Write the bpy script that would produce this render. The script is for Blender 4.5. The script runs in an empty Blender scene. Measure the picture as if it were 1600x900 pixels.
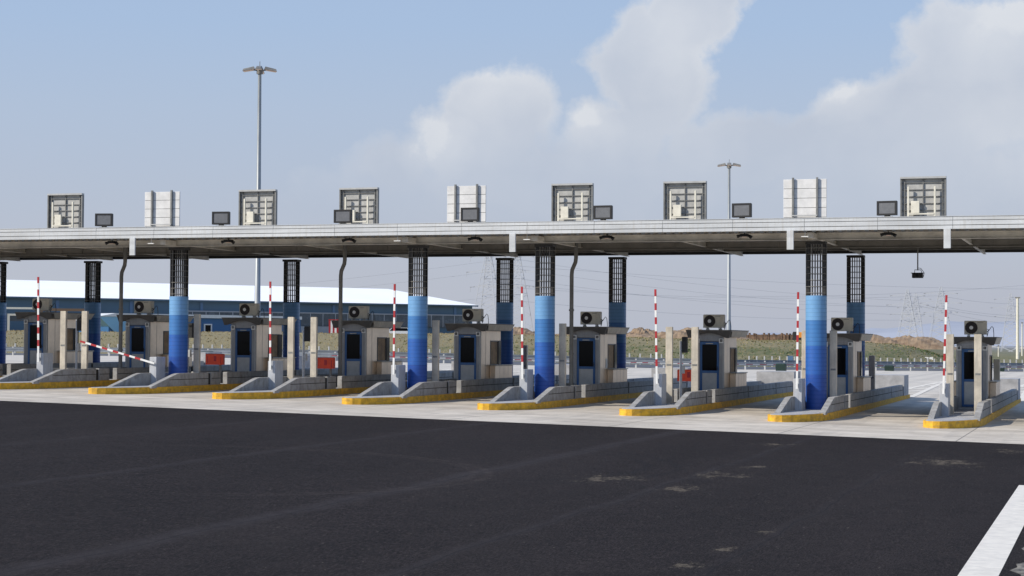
import bpy, math, random
from mathutils import Vector, Matrix
random.seed(7)
sc = bpy.context.scene
COL = sc.collection
rad = math.radians

# ------------------------------------------------------------------ layout
S = 5.3                                   # lane spacing
AX, AY = -0.0219, 0.0026                  # cross fall and long fall of the plaza
def G(x, y): return AX * x + AY * y
def tip(k): return -48.687 + S * k        # left side of island k
def sstep(a, b, x):
    t = min(1, max(0, (x - a) / (b - a))); return t * t * (3 - 2 * t)
def hnoise(x, y):
    return (math.sin(x * .31 + 1.3) * math.cos(y * .27) + .5 * math.sin(x * .83 + y * .41) + .3 * math.sin(x * 1.9 - y * 1.3 + 2)) / 1.8
def T(x, y):
    w = sstep(92, 135, y)
    zf = 1.05 - .016 * (max(-75, min(40, x)) + 32)
    z = G(x, y) * (1 - w) + zf * w
    return z
def roadY(x):                             # centre line of the crossing road behind the plaza
    pts = [(-400, 120), (-90, 150), (-60, 152), (-32, 158), (-9, 190), (12, 235), (60, 330), (400, 1000)]
    for (x0, y0), (x1, y1) in zip(pts, pts[1:]):
        if x <= x1:
            return y0 + (y1 - y0) * (x - x0) / (x1 - x0)
    return 1000
def bank(x, y):
    ry = roadY(x)
    m = 1 - sstep(-.118 * y + 1.5, -.070 * y + .5, x)
    r = sstep(ry + 22, ry + 55, y)
    h = (2.25 + .18 * hnoise(x * .5, y * .5) + .1 * hnoise(x * 1.7, y)) * m * r
    return h
def ground_z(x, y):
    z = T(x, y)
    under = 1 - sstep(roadY(x) + 9, roadY(x) + 14, y)
    return z + bank(x, y) - .15 * under

# ------------------------------------------------------------------ materials
def mat(name, base=(.5, .5, .5), rough=.6, metal=0., noise=.0, nscale=8., bump=0., bscale=60., detail=4.,
        col2=None, stretch=(1, 1, 1), spec=.5, ramp=(.35, .65), dirt=None, coat=0., dstretch=(3.5, 3.5, .35)):
    m = bpy.data.materials.new(name); m.use_nodes = True
    nt = m.node_tree; N = nt.nodes; L = nt.links
    b = N['Principled BSDF']
    b.inputs['Base Color'].default_value = (*base, 1)
    b.inputs['Roughness'].default_value = rough
    b.inputs['Metallic'].default_value = metal
    b.inputs['Specular IOR Level'].default_value = spec
    b.inputs['Coat Weight'].default_value = coat
    geo = N.new('ShaderNodeNewGeometry'); mp = N.new('ShaderNodeMapping')
    mp.inputs['Scale'].default_value = stretch
    L.new(geo.outputs['Position'], mp.inputs['Vector'])
    if noise > 0 or col2:
        nz = N.new('ShaderNodeTexNoise'); nz.inputs['Scale'].default_value = nscale
        nz.inputs['Detail'].default_value = detail; nz.inputs['Roughness'].default_value = .65
        L.new(mp.outputs[0], nz.inputs['Vector'])
        cr = N.new('ShaderNodeValToRGB')
        c2 = col2 or tuple(c * (1 - noise) for c in base)
        c1 = base if col2 else tuple(min(1, c * (1 + noise * .6)) for c in base)
        cr.color_ramp.elements[0].position = ramp[0]; cr.color_ramp.elements[0].color = (*c2, 1)
        cr.color_ramp.elements[1].position = ramp[1]; cr.color_ramp.elements[1].color = (*c1, 1)
        L.new(nz.outputs['Fac'], cr.inputs['Fac'])
        L.new(cr.outputs['Color'], b.inputs['Base Color'])
        out = cr.outputs['Color']
        if dirt:
            n2 = N.new('ShaderNodeTexNoise'); n2.inputs['Scale'].default_value = 3.; n2.inputs['Detail'].default_value = 5
            mp2 = N.new('ShaderNodeMapping'); mp2.inputs['Scale'].default_value = dstretch
            L.new(geo.outputs['Position'], mp2.inputs['Vector']); L.new(mp2.outputs[0], n2.inputs['Vector'])
            r2 = N.new('ShaderNodeMapRange'); r2.inputs['From Min'].default_value = .48; r2.inputs['From Max'].default_value = .72
            r2.inputs['To Max'].default_value = .75
            L.new(n2.outputs['Fac'], r2.inputs['Value'])
            mx = N.new('ShaderNodeMix'); mx.data_type = 'RGBA'
            L.new(r2.outputs[0], mx.inputs['Factor']); L.new(out, mx.inputs['A'])
            mx.inputs['B'].default_value = (*dirt, 1)
            L.new(mx.outputs['Result'], b.inputs['Base Color'])
        rr = N.new('ShaderNodeMapRange'); rr.inputs['To Min'].default_value = max(0, rough - .1); rr.inputs['To Max'].default_value = min(1, rough + .12)
        L.new(nz.outputs['Fac'], rr.inputs['Value']); L.new(rr.outputs[0], b.inputs['Roughness'])
    if bump > 0:
        nb = N.new('ShaderNodeTexNoise'); nb.inputs['Scale'].default_value = bscale; nb.inputs['Detail'].default_value = 5
        L.new(mp.outputs[0], nb.inputs['Vector'])
        bp = N.new('ShaderNodeBump'); bp.inputs['Strength'].default_value = bump; bp.inputs['Distance'].default_value = .02
        L.new(nb.outputs['Fac'], bp.inputs['Height']); L.new(bp.outputs[0], b.inputs['Normal'])
    return m

M = {}
M['concrete'] = mat('precast concrete', (.36, .355, .345), .85, noise=.22, nscale=2.5, bump=.4, bscale=40, detail=8, dirt=(.21, .195, .17), dstretch=(1.6, 1.6, 1.2))
M['concrete_dk'] = mat('concrete joint', (.035, .033, .03), .9)
M['platform'] = mat('island paving', (.42, .42, .43), .85, noise=.25, nscale=2, bump=.4, bscale=30, detail=8)
M['yellow'] = mat('yellow kerb paint', (.74, .41, .025), .7, noise=.35, nscale=4, bump=.35, bscale=30, detail=9, dirt=(.42, .26, .06), dstretch=(.9, .9, 5))
M['steel'] = mat('brushed stainless steel', (.60, .54, .44), .45, metal=.25, noise=.22, nscale=1.6, bump=.05, bscale=80, stretch=(1, 1, 1), dirt=(.45, .41, .35))
M['steel_side'] = mat('weathered stainless panel', (.70, .58, .45), .33, metal=.75, noise=.2, nscale=.7, bump=.05)
M['booth'] = mat('grey coated panel', (.33, .335, .345), .5, noise=.14, nscale=2, bump=.05, dirt=(.25, .245, .24))
M['booth_lt'] = mat('light grey trim', (.46, .46, .445), .5, noise=.12, nscale=3)
M['roofmetal'] = mat('dull roof sheet', (.20, .19, .175), .5, metal=.3, noise=.3, nscale=2, bump=.1)
M['valance'] = mat('dark roof valance', (.085, .08, .075), .5, noise=.2, nscale=3)
M['blue_door'] = mat('blue door paint', (.03, .115, .30), .4, noise=.15, nscale=3)
M['glass'] = mat('dark window glass', (.004, .0045, .006), .08, spec=.12)
M['blind'] = mat('tan window blind', (.52, .34, .18), .7, noise=.25, nscale=3, col2=(.34, .22, .12), ramp=(.4, .6))
M['black'] = mat('matt black', (.012, .012, .013), .6)
M['blackgloss'] = mat('black plastic', (.02, .021, .023), .4)
M['ac'] = mat('beige air conditioner casing', (.62, .58, .48), .5, noise=.1, nscale=4, dirt=(.55, .51, .41))
M['white'] = mat('white paint', (.78, .78, .76), .5, noise=.08, nscale=4)
M['red'] = mat('red paint', (.40, .022, .028), .5, noise=.15, nscale=5)
M['redbox'] = mat('orange red plastic', (.75, .065, .02), .5, noise=.12, nscale=4)
M['cab'] = mat('light grey cabinet', (.46, .475, .50), .5, noise=.1, nscale=3, dirt=(.36, .36, .36))
M['fascia'] = mat('white canopy fascia', (.62, .635, .64), .42, metal=.1, noise=.14, nscale=.9, stretch=(.5, 1, 3), dirt=(.54, .535, .51))
M['deck'] = mat('grey roof decking', (.24, .225, .20), .7, noise=.2, nscale=1.5)
M['beam'] = mat('galvanised beam', (.70, .66, .58), .55, metal=.1, noise=.2, nscale=1.4)
M['cage'] = mat('dark steel column core', (.05, .047, .044), .55, metal=.3, noise=.3, nscale=4)
M['rod'] = mat('galvanised rods', (.30, .29, .27), .5, metal=.4)
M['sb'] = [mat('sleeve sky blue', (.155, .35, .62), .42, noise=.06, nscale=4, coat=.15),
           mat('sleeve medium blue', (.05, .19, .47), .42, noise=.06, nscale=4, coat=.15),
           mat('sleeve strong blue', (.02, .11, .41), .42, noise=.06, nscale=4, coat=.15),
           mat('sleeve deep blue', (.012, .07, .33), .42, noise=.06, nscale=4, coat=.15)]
M['sb_shade'] = [mat('groove ' + n_, c_, .6) for n_, c_ in (('sky blue', (.13, .30, .54)), ('medium blue', (.040, .16, .405)), ('strong blue', (.016, .092, .35)), ('deep blue', (.010, .060, .285)))]  # darker copies of the sleeve blues, painting the shade of grooves
M['pole'] = mat('galvanised lamp pole', (.30, .32, .33), .45, metal=.35, noise=.1, nscale=1)
M['pipe'] = mat('grey drain pipe', (.21, .205, .19), .55, noise=.2, nscale=3)
M['sign_frame'] = mat('grey sign frame', (.22, .22, .21), .5, metal=.2, noise=.2, nscale=4)
M['sign_panel'] = mat('pale sign panel', (.45, .445, .42), .6, noise=.18, nscale=3)
M['sign_white'] = mat('white sign panel', (.72, .71, .69), .45, noise=.12, nscale=2)
M['cream'] = mat('cream sheet metal', (.76, .72, .60), .5, noise=.1, nscale=4)
M['floodglass'] = mat('grey floodlight glass', (.16, .165, .175), .3, noise=.1, nscale=6)
M['teal'] = mat('dark green frame', (.02, .035, .03), .5)
M['marking'] = mat('white road paint', (.78, .72, .62), .7, noise=.12, nscale=5, bump=.2, bscale=120, detail=9)
M['wh_blue'] = mat('steel blue cladding', (.085, .15, .21), .55, noise=.1, nscale=.15, stretch=(1, 1, .2))
M['wh_roof'] = mat('white roof sheeting', (.96, .955, .94), .8, noise=.02, nscale=.1)
M['annex'] = mat('light blue cladding', (.26, .50, .66), .5, noise=.05, nscale=.3)
M['greywall'] = mat('pale grey panel wall', (.38, .39, .41), .6, noise=.1, nscale=.5)
M['winstrip'] = mat('grey window strip', (.09, .11, .13), .25, noise=.3, nscale=.5)
M['earth'] = mat('excavated earth', (.33, .24, .155), .95, noise=.4, nscale=.8, bump=.9, bscale=3, col2=(.19, .125, .075), detail=8)
M['stonewall'] = mat('brown rubble wall', (.26, .165, .105), .95, noise=.4, nscale=1.5, col2=(.06, .04, .03), bump=.8, bscale=4, detail=8)
M['pylon'] = mat('hazy lattice steel', (.46, .48, .52), .8)
M['wire'] = mat('power cable', (.42, .44, .48), .8)
M['rail'] = mat('galvanised guardrail', (.26, .29, .33), .5, metal=.2, noise=.2, nscale=1)
M['railpost'] = mat('pale guardrail post', (.46, .46, .45), .6)
M['green'] = mat('dark green plastic', (.008, .03, .023), .6, noise=.2, nscale=3)
M['orange'] = mat('machine orange', (.65, .25, .03), .5)
M['signblue'] = mat('blue sign paint', (.10, .18, .30), .5)
M['carwhite'] = mat('white car paint', (.7, .72, .74), .3, coat=.5)
M['rubber'] = mat('tyre rubber', (.02, .02, .02), .8)
M['lens_glint'] = mat('sun glint lamp lens', (.9, .66, .5), .3)  # bright warm base colour stands in for sun reflected by the lens
M['farwhite'] = mat('hazy white walls', (.62, .64, .67), .9)

def ground_mat():
    m = mat('dry and green grass ground', (.10, .095, .045), .95)
    nt = m.node_tree; N = nt.nodes; L = nt.links; b = N['Principled BSDF']
    geo = [n for n in N if n.type == 'NEW_GEOMETRY'][0]
    def noise(sc_, st, det=8):
        mp = N.new('ShaderNodeMapping'); mp.inputs['Scale'].default_value = st; L.new(geo.outputs['Position'], mp.inputs[0])
        n = N.new('ShaderNodeTexNoise'); n.inputs['Scale'].default_value = sc_; n.inputs['Detail'].default_value = det; n.inputs['Roughness'].default_value = .7
        L.new(mp.outputs[0], n.inputs['Vector']); return n.outputs['Fac']
    n1 = noise(.16, (1, .8, 1.2)); n2 = noise(1.3, (1, .5, 1)); 
    cr = N.new('ShaderNodeValToRGB'); e = cr.color_ramp.elements
    e[0].position = .30; e[0].color = (.034, .075, .014, 1)
    e[1].position = .62; e[1].color = (.24, .20, .105, 1)
    x = e.new(.45); x.color = (.10, .115, .04, 1)
    ad = N.new('ShaderNodeMath'); ad.operation = 'MULTIPLY_ADD'; ad.inputs[1].default_value = .55
    L.new(n2, ad.inputs[0]); 
    mu = N.new('ShaderNodeMath'); mu.operation = 'MULTIPLY'; mu.inputs[1].default_value = .5; L.new(n1, mu.inputs[0])
    L.new(mu.outputs[0], ad.inputs[2])
    # drier towards the left (in front of the warehouse) and near the crest
    sp = N.new('ShaderNodeSeparateXYZ'); L.new(geo.outputs['Position'], sp.inputs[0])
    mr = N.new('ShaderNodeMapRange'); mr.inputs['From Min'].default_value = -45; mr.inputs['From Max'].default_value = -85
    mr.inputs['To Min'].default_value = .015; mr.inputs['To Max'].default_value = .14; L.new(sp.outputs['X'], mr.inputs['Value'])
    mz = N.new('ShaderNodeMapRange'); mz.inputs['From Min'].default_value = 2.5; mz.inputs['From Max'].default_value = 3.4
    mz.inputs['To Min'].default_value = 0; mz.inputs['To Max'].default_value = .12; L.new(sp.outputs['Z'], mz.inputs['Value'])
    a2 = N.new('ShaderNodeMath'); L.new(ad.outputs[0], a2.inputs[0]); L.new(mr.outputs[0], a2.inputs[1])
    a3 = N.new('ShaderNodeMath'); L.new(a2.outputs[0], a3.inputs[0]); L.new(mz.outputs[0], a3.inputs[1])
    L.new(a3.outputs[0], cr.inputs['Fac'])
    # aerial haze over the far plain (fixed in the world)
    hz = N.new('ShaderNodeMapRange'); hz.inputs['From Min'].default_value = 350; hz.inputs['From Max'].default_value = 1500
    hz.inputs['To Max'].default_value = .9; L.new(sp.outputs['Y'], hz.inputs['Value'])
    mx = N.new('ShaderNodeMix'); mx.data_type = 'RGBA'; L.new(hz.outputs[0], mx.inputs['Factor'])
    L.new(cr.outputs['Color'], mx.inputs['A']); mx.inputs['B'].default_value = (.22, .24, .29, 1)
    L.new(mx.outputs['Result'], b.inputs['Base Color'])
    bp = N.new('ShaderNodeBump'); bp.inputs['Strength'].default_value = .9; bp.inputs['Distance'].default_value = .3
    L.new(n2, bp.inputs['Height']); L.new(bp.outputs[0], b.inputs['Normal'])
    return m
M['ground'] = ground_mat()

class NB:                                   # tiny node helper
    def __init__(s, nt): s.nt = nt; s.N = nt.nodes; s.L = nt.links
    def _set(s, inp, v):
        if hasattr(v, 'is_output') or isinstance(v, bpy.types.NodeSocket): s.L.new(v, inp)
        elif v is not None: inp.default_value = v
    def math(s, op, a, b=None, c=None, clamp=False):
        n = s.N.new('ShaderNodeMath'); n.operation = op; n.use_clamp = clamp
        s._set(n.inputs[0], a); s._set(n.inputs[1], b); s._set(n.inputs[2], c); return n.outputs[0]
    def mr(s, v, a, b, c=0., d=1., smooth=False):
        n = s.N.new('ShaderNodeMapRange')
        if smooth: n.interpolation_type = 'SMOOTHSTEP'
        s._set(n.inputs['Value'], v); n.inputs['From Min'].default_value = a; n.inputs['From Max'].default_value = b
        n.inputs['To Min'].default_value = c; n.inputs['To Max'].default_value = d; return n.outputs[0]
    def map(s, v, loc=(0, 0, 0), scale=(1, 1, 1), rot=(0, 0, 0), typ='POINT'):
        n = s.N.new('ShaderNodeMapping'); n.vector_type = typ
        n.inputs['Location'].default_value = loc; n.inputs['Scale'].default_value = scale; n.inputs['Rotation'].default_value = rot
        s._set(n.inputs['Vector'], v); return n.outputs[0]
    def noise(s, v, scale, detail=6, rough=.6, dist=0.):
        n = s.N.new('ShaderNodeTexNoise'); n.inputs['Scale'].default_value = scale; n.inputs['Detail'].default_value = detail
        n.inputs['Roughness'].default_value = rough; n.inputs['Distortion'].default_value = dist; s._set(n.inputs['Vector'], v); return n.outputs['Fac']
    def mix(s, f, a, b):
        n = s.N.new('ShaderNodeMix'); n.data_type = 'RGBA'; s._set(n.inputs['Factor'], f); s._set(n.inputs['A'], a); s._set(n.inputs['B'], b); return n.outputs['Result']
    def sep(s, v):
        n = s.N.new('ShaderNodeSeparateXYZ'); s._set(n.inputs[0], v); return n.outputs
    def comb(s, x, y, z=0.):
        n = s.N.new('ShaderNodeCombineXYZ'); s._set(n.inputs[0], x); s._set(n.inputs[1], y); s._set(n.inputs[2], z); return n.outputs[0]

def asphalt_mat():
    m = bpy.data.materials.new('fresh dark asphalt'); m.use_nodes = True
    q = NB(m.node_tree); b = q.N['Principled BSDF']
    pos = q.N.new('ShaderNodeNewGeometry').outputs['Position']
    x, y, z = q.sep(pos)[:3]
    big = q.noise(q.map(pos, scale=(1, .25, 1)), .35, 5)
    mid = q.noise(pos, 2.2, 6)
    fine = q.noise(pos, 38, 3, .8)
    vfine = q.noise(pos, 140, 2, .8)
    f = q.math('ADD', q.math('MULTIPLY', big, .55), q.math('MULTIPLY', mid, .45))
    c = q.mix(q.mr(f, .35, .65), (.0110, .0083, .0076, 1), (.0275, .0210, .0196, 1))
    sp = q.mr(fine, .52, .72); c = q.mix(q.math('MULTIPLY', sp, .6), c, (.062, .057, .057, 1))
    tarry = q.noise(q.map(pos, scale=(1, .2, 1)), 36, 3, .9); c = q.mix(q.mr(tarry, .5, .36, 0, .75), c, (.0045, .0036, .0037, 1)); c = q.mix(q.mr(tarry, .53, .66, 0, .8), c, (.062, .049, .045, 1))
    peb = q.noise(q.map(pos, scale=(1, .22, 1)), 26, 1, .5); c = q.mix(q.mr(peb, .74, .80, 0, .9), c, (.12, .10, .085, 1)); c = q.mix(q.mr(peb, .24, .19, 0, .9), c, (.003, .003, .003, 1))
    dk = q.mr(vfine, .42, .3); c = q.mix(q.math('MULTIPLY', dk, .6), c, (.008, .008, .009, 1))
    # paving seams along the lanes
    wob = q.math('MULTIPLY', q.math('SUBTRACT', q.noise(q.map(pos, scale=(0, 1, 0)), .25, 2), .5), .5)
    for sx, w, a in ((-12.65, .45, .75), (-18.8, .3, .55), (-8.55, .22, .5), (-24.6, .35, .35), (-5.0, .2, .25), (-31, .4, .3)):
        d = q.math('ABSOLUTE', q.math('SUBTRACT', q.math('ADD', x, wob), sx))
        g = q.math('MULTIPLY', q.mr(d, 0, w, a, 0, True), q.mr(mid, .3, .6, .4, 1))
        c = q.mix(g, c, (.042, .036, .037, 1))
        d2 = q.math('ABSOLUTE', q.math('SUBTRACT', q.math('ADD', x, wob), sx + .05))
        c = q.mix(q.mr(d2, 0, .03, .7, 0), c, (.01, .01, .011, 1))
    # tyre scrub arcs
    for cx, cy, r, a, col in ((-18.6, 35.6, 6.55, .20, (.10, .08, .07, 1)), (-18.6, 35.6, 6.25, .15, (.10, .08, .07, 1)), (-16.5, 40.5, 7.3, .5, (.011, .011, .012, 1)), (-16.5, 40.5, 6.6, .4, (.011, .011, .012, 1))):
        dx = q.math('SUBTRACT', x, cx); dy = q.math('SUBTRACT', y, cy)
        rr = q.math('SQRT', q.math('ADD', q.math('MULTIPLY', dx, dx), q.math('MULTIPLY', dy, dy)))
        d = q.math('ABSOLUTE', q.math('SUBTRACT', rr, r))
        k = q.math('MULTIPLY', q.mr(d, .02, .16, a, 0, True), q.mr(q.math('ADD', dx, q.math('MULTIPLY', dy, .6)), -2, 2, 0, 1))
        k = q.math('MULTIPLY', k, q.mr(mid, .35, .6, .3, 1))
        c = q.mix(k, c, col)
    # dusty sand spills
    mask = None
    for sx, sy, rx, ry in ((-8.1, 36.3, .9, 2.2), (-8.9, 52.3, 1.6, 1.6), (-5.3, 26.7, .5, 1.0), (-5.2, 29.4, .35, .9), (-8.0, 40.5, 1.5, 3.0), (-7.9, 43.4, .6, 1.6), (-2.8, 53.8, 1.2, 2.2), (-9.9, 38, 1.6, 2.5), (-4.0, 48, 2.2, 4.0), (-5.4, 24.6, .8, 1.1)):
        g = q.N.new('ShaderNodeTexGradient'); g.gradient_type = 'SPHERICAL'
        q.L.new(q.map(q.comb(x, y, 0.), loc=(-sx / rx, -sy / ry, 0), scale=(1 / rx, 1 / ry, 1)), g.inputs[0])
        mask = g.outputs['Fac'] if mask is None else q.math('MAXIMUM', mask, g.outputs['Fac'])
    pn = q.math('ADD', q.math('MULTIPLY', q.noise(q.map(pos, scale=(1, .6, 1)), 2.6, 3, .6), .42), q.math('MULTIPLY', q.noise(q.map(pos, scale=(1.2, .6, 1)), 12, 5, .8), .58))
    st = q.math('MULTIPLY', q.mr(q.math('ADD', q.math('MULTIPLY', mask, .24), pn), .68, .79), .55)
    c = q.mix(st, c, (.22, .18, .13, 1))
    q.L.new(c, b.inputs['Base Color']); b.inputs['Roughness'].default_value = .93; b.inputs['Specular IOR Level'].default_value = .12
    bp = q.N.new('ShaderNodeBump'); bp.inputs['Strength'].default_value = .5; bp.inputs['Distance'].default_value = .012
    q.L.new(q.math('ADD', fine, vfine), bp.inputs['Height']); q.L.new(bp.outputs[0], b.inputs['Normal'])
    return m
M['asphalt'] = asphalt_mat()

def apron_mat():
    m = bpy.data.materials.new('worn concrete pavement'); m.use_nodes = True
    q = NB(m.node_tree); b = q.N['Principled BSDF']
    pos = q.N.new('ShaderNodeNewGeometry').outputs['Position']
    x, y, z = q.sep(pos)[:3]
    a = q.noise(q.map(pos, scale=(.5, .9, 1)), .75, 9, .72)
    s = q.noise(q.map(pos, scale=(1.5, .16, 1)), 1.1, 5)         # wheel tracks along the lanes
    f = q.noise(pos, 9, 6, .7)
    c = q.mix(q.mr(a, .33, .68), (.42, .365, .295, 1), (.72, .645, .54, 1))
    c = q.mix(q.mr(s, .5, .72, 0, .45), c, (.29, .265, .235, 1))
    c = q.mix(q.mr(f, .55, .75, 0, .35), c, (.27, .25, .23, 1))
    # dark tyre polish in the lane centres under the canopy
    ph = q.math('PINGPONG', q.math('SUBTRACT', x, tip(0) + .9), S / 2)
    trk = q.math('MULTIPLY', q.mr(q.math('ABSOLUTE', q.math('SUBTRACT', ph, 1.85)), 0, .55, .28, 0, True), q.mr(y, 62, 80, 0, 1))
    c = q.mix(trk, c, (.17, .16, .15, 1))
    for st, off, ax in ((5.3, 3.55 + 48.687, x), (6.0, .3, y)):
        d = q.math('PINGPONG', q.math('ADD', ax, off), st / 2)
        c = q.mix(q.mr(d, .012, .03, .75, 0), c, (.09, .085, .08, 1))
    c = q.mix(q.mr(y, 95, 110, 0, .35), c, (.64, .61, .55, 1))
    q.L.new(c, b.inputs['Base Color']); b.inputs['Roughness'].default_value = .85
    bp = q.N.new('ShaderNodeBump'); bp.inputs['Strength'].default_value = .35; bp.inputs['Distance'].default_value = .01
    q.L.new(f, bp.inputs['Height']); q.L.new(bp.outputs[0], b.inputs['Normal'])
    return m
M['apron'] = apron_mat()

# ------------------------------------------------------------------ mesh builder
class MB:
    def __init__(s): s.v = []; s.f = []; s.m = []; s.sm = []
    def add(s, vs, fs, m=0, smooth=False):
        o = len(s.v); s.v += [tuple(p) for p in vs]
        for f in fs: s.f.append(tuple(i + o for i in f)); s.m.append(m); s.sm.append(smooth)
        return s
    def hexa(s, p, m=0):                       # p: 4 bottom (ccw) + 4 top
        return s.add(p, [(3, 2, 1, 0), (4, 5, 6, 7), (0, 1, 5, 4), (1, 2, 6, 5), (2, 3, 7, 6), (3, 0, 4, 7)], m)
    def box(s, x0, x1, y0, y1, z0, z1, m=0):
        return s.hexa([(x0, y0, z0), (x1, y0, z0), (x1, y1, z0), (x0, y1, z0), (x0, y0, z1), (x1, y0, z1), (x1, y1, z1), (x0, y1, z1)], m)
    def bev(s, x0, x1, y0, y1, z0, z1, b=.01, m=0):   # box with chamfered vertical and top edges
        n = len(s.v)
        ring = lambda i, z: [(x0 + i + b, y0 + i, z), (x1 - i - b, y0 + i, z), (x1 - i, y0 + i + b, z), (x1 - i, y1 - i - b, z), (x1 - i - b, y1 - i, z), (x0 + i + b, y1 - i, z), (x0 + i, y1 - i - b, z), (x0 + i, y0 + i + b, z)]
        vs = ring(0, z0) + ring(0, z1 - b) + ring(b, z1)
        fs = [tuple(range(7, -1, -1)), tuple(range(16, 24))]
        for r in (0, 8):
            for i in range(8): j = (i + 1) % 8; fs.append((r + i, r + j, r + 8 + j, r + 8 + i))
        return s.add(vs, fs, m)
    def prism(s, poly, z0, z1, m=0, mtop=None):
        n = len(poly); vs = [(x, y, z0) for x, y in poly] + [(x, y, z1) for x, y in poly]
        s.add(vs, [tuple(range(n - 1, -1, -1))] + [(i, (i + 1) % n, n + (i + 1) % n, n + i) for i in range(n)], m)
        o = len(s.v) - 2 * n
        s.f.append(tuple(o + n + i for i in range(n))); s.m.append(m if mtop is None else mtop); s.sm.append(False)
        return s
    def prismX(s, poly, x0, x1, m=0):          # poly in (y,z), extruded along x
        n = len(poly); vs = [(x0, y, z) for y, z in poly] + [(x1, y, z) for y, z in poly]
        return s.add(vs, [tuple(range(n)), tuple(range(2 * n - 1, n - 1, -1))] + [(i, n + i, n + (i + 1) % n, (i + 1) % n) for i in range(n)], m)
    def prismY(s, poly, y0, y1, m=0):          # poly in (x,z)
        n = len(poly); vs = [(x, y0, z) for x, z in poly] + [(x, y1, z) for x, z in poly]
        return s.add(vs, [tuple(range(n)), tuple(range(2 * n - 1, n - 1, -1))] + [(i, n + i, n + (i + 1) % n, (i + 1) % n) for i in range(n)], m)
    def bar(s, a, b, w, h=None, m=0):          # rectangular bar from a to b
        a = Vector(a); b = Vector(b); h = h or w; d = (b - a).normalized()
        up = Vector((0, 0, 1)) if abs(d.z) < .95 else Vector((0, 1, 0))
        r = d.cross(up).normalized(); u = r.cross(d)
        P = []
        for c in (a, b): P += [c - r * w / 2 - u * h / 2, c + r * w / 2 - u * h / 2, c + r * w / 2 + u * h / 2, c - r * w / 2 + u * h / 2]
        return s.hexa(P, m)
    def tube(s, pts, r, n=8, m=0, caps=True, smooth=True):
        pts = [Vector(p) for p in pts]; rs = r if isinstance(r, (list, tuple)) else [r] * len(pts)
        vs = []; fs = []
        pr = None
        for i, p in enumerate(pts):
            d = (pts[min(i + 1, len(pts) - 1)] - pts[max(i - 1, 0)]).normalized()
            if pr is None:
                up = Vector((0, 0, 1)) if abs(d.z) < .9 else Vector((1, 0, 0)); pr = d.cross(up).normalized()
            pr = (pr - d * pr.dot(d)).normalized(); u = d.cross(pr)
            for k in range(n):
                a = 2 * math.pi * k / n; vs.append(p + (pr * math.cos(a) + u * math.sin(a)) * rs[i])
        for i in range(len(pts) - 1):
            for k in range(n): j = (k + 1) % n; fs.append((i * n + k, i * n + j, (i + 1) * n + j, (i + 1) * n + k))
        s.add(vs, fs, m, smooth)
        if caps: s.add(vs[:n], [tuple(range(n - 1, -1, -1))], m); s.add(vs[-n:], [tuple(range(n))], m)
        return s
    def build(s, name, mats, parent=None, loc=None, smooth=None):
        me = bpy.data.meshes.new(name); me.from_pydata(s.v, [], s.f); me.update()
        for mm in (mats if isinstance(mats, (list, tuple)) else [mats]): me.materials.append(mm)
        me.polygons.foreach_set('material_index', s.m); me.polygons.foreach_set('use_smooth', s.sm)
        o = bpy.data.objects.new(name, me); COL.objects.link(o)
        if parent: o.parent = parent
        if loc: o.location = loc
        return o

def tag(o, label=None, cat=None, group=None, kind=None):
    if label: o['label'] = label
    if cat: o['category'] = cat
    if group: o['group'] = group
    if kind: o['kind'] = kind
    return o
def empty(name, loc, label=None, cat=None, group=None, rz=0):
    o = bpy.data.objects.new(name, None); COL.objects.link(o); o.location = loc; o.rotation_euler = (0, 0, rz)
    o.empty_display_size = .3
    return tag(o, label, cat, group)
KIDS = {}
def copy_tree(o, parent=None):
    c = o.copy(); COL.objects.link(c)
    if parent: c.parent = parent
    for ch in [x for x in list(bpy.data.objects) if x.parent == o]: copy_tree(ch, c)
    return c

NTH = ['leftmost', 'second', 'third', 'fourth', 'fifth', 'sixth', 'seventh', 'eighth', 'rightmost']
def nth(k, what):
    return ('leftmost %s of the row' % what if k == 0 else 'rightmost %s of the row' % what if k == 8 else '%s %s from the left' % (NTH[k], what))
MARK = ['at the far left edge', 'behind the lowered striped boom', 'left of the first orange red box',
        'between the two orange red boxes', 'fourth from the right counting posts', 'right of the sixth raised boom',
        'right of the tallest bright post', 'behind the big blue right column', 'rightmost of the row']
MARK[4] = 'fifth from the left'; MARK[2] = 'third from the left'; MARK[5] = 'beside the drain pipe, mid picture'; MARK[3] = 'fourth from the left'

# ------------------------------------------------------------------ setting
def grid(name, xs, ys, zf, m, kind='structure', smooth=True):
    b = MB(); nx = len(xs)
    vs = [(x, y, zf(x, y)) for y in ys for x in xs]
    fs = [(j * nx + i, j * nx + i + 1, (j + 1) * nx + i + 1, (j + 1) * nx + i) for j in range(len(ys) - 1) for i in range(nx - 1)]
    b.add(vs, fs, 0, smooth); o = b.build(name, m); return tag(o, kind=kind)
def rng(a, b, st): n = int(round((b - a) / st)); return [a + (b - a) * i / n for i in range(n + 1)]
xs = [-2500, -1200, -700, -450] + rng(-330, -110, 5) + rng(-108, 30, 1.5) + [40, 60, 90, 140, 220, 400, 800, 1600, 3000]
ys = [-60] + rng(-30, 130, 8) + rng(133, 290, 1.75) + rng(300, 420, 10) + [500, 650, 850, 1100, 1500, 2200, 3500, 6000]
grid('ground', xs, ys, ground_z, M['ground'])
grid('asphalt_road', rng(-130, -1.2, 4.6), rng(-20, 57.9, 5), lambda x, y: G(x, y) + .004, M['asphalt'], smooth=False)
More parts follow.
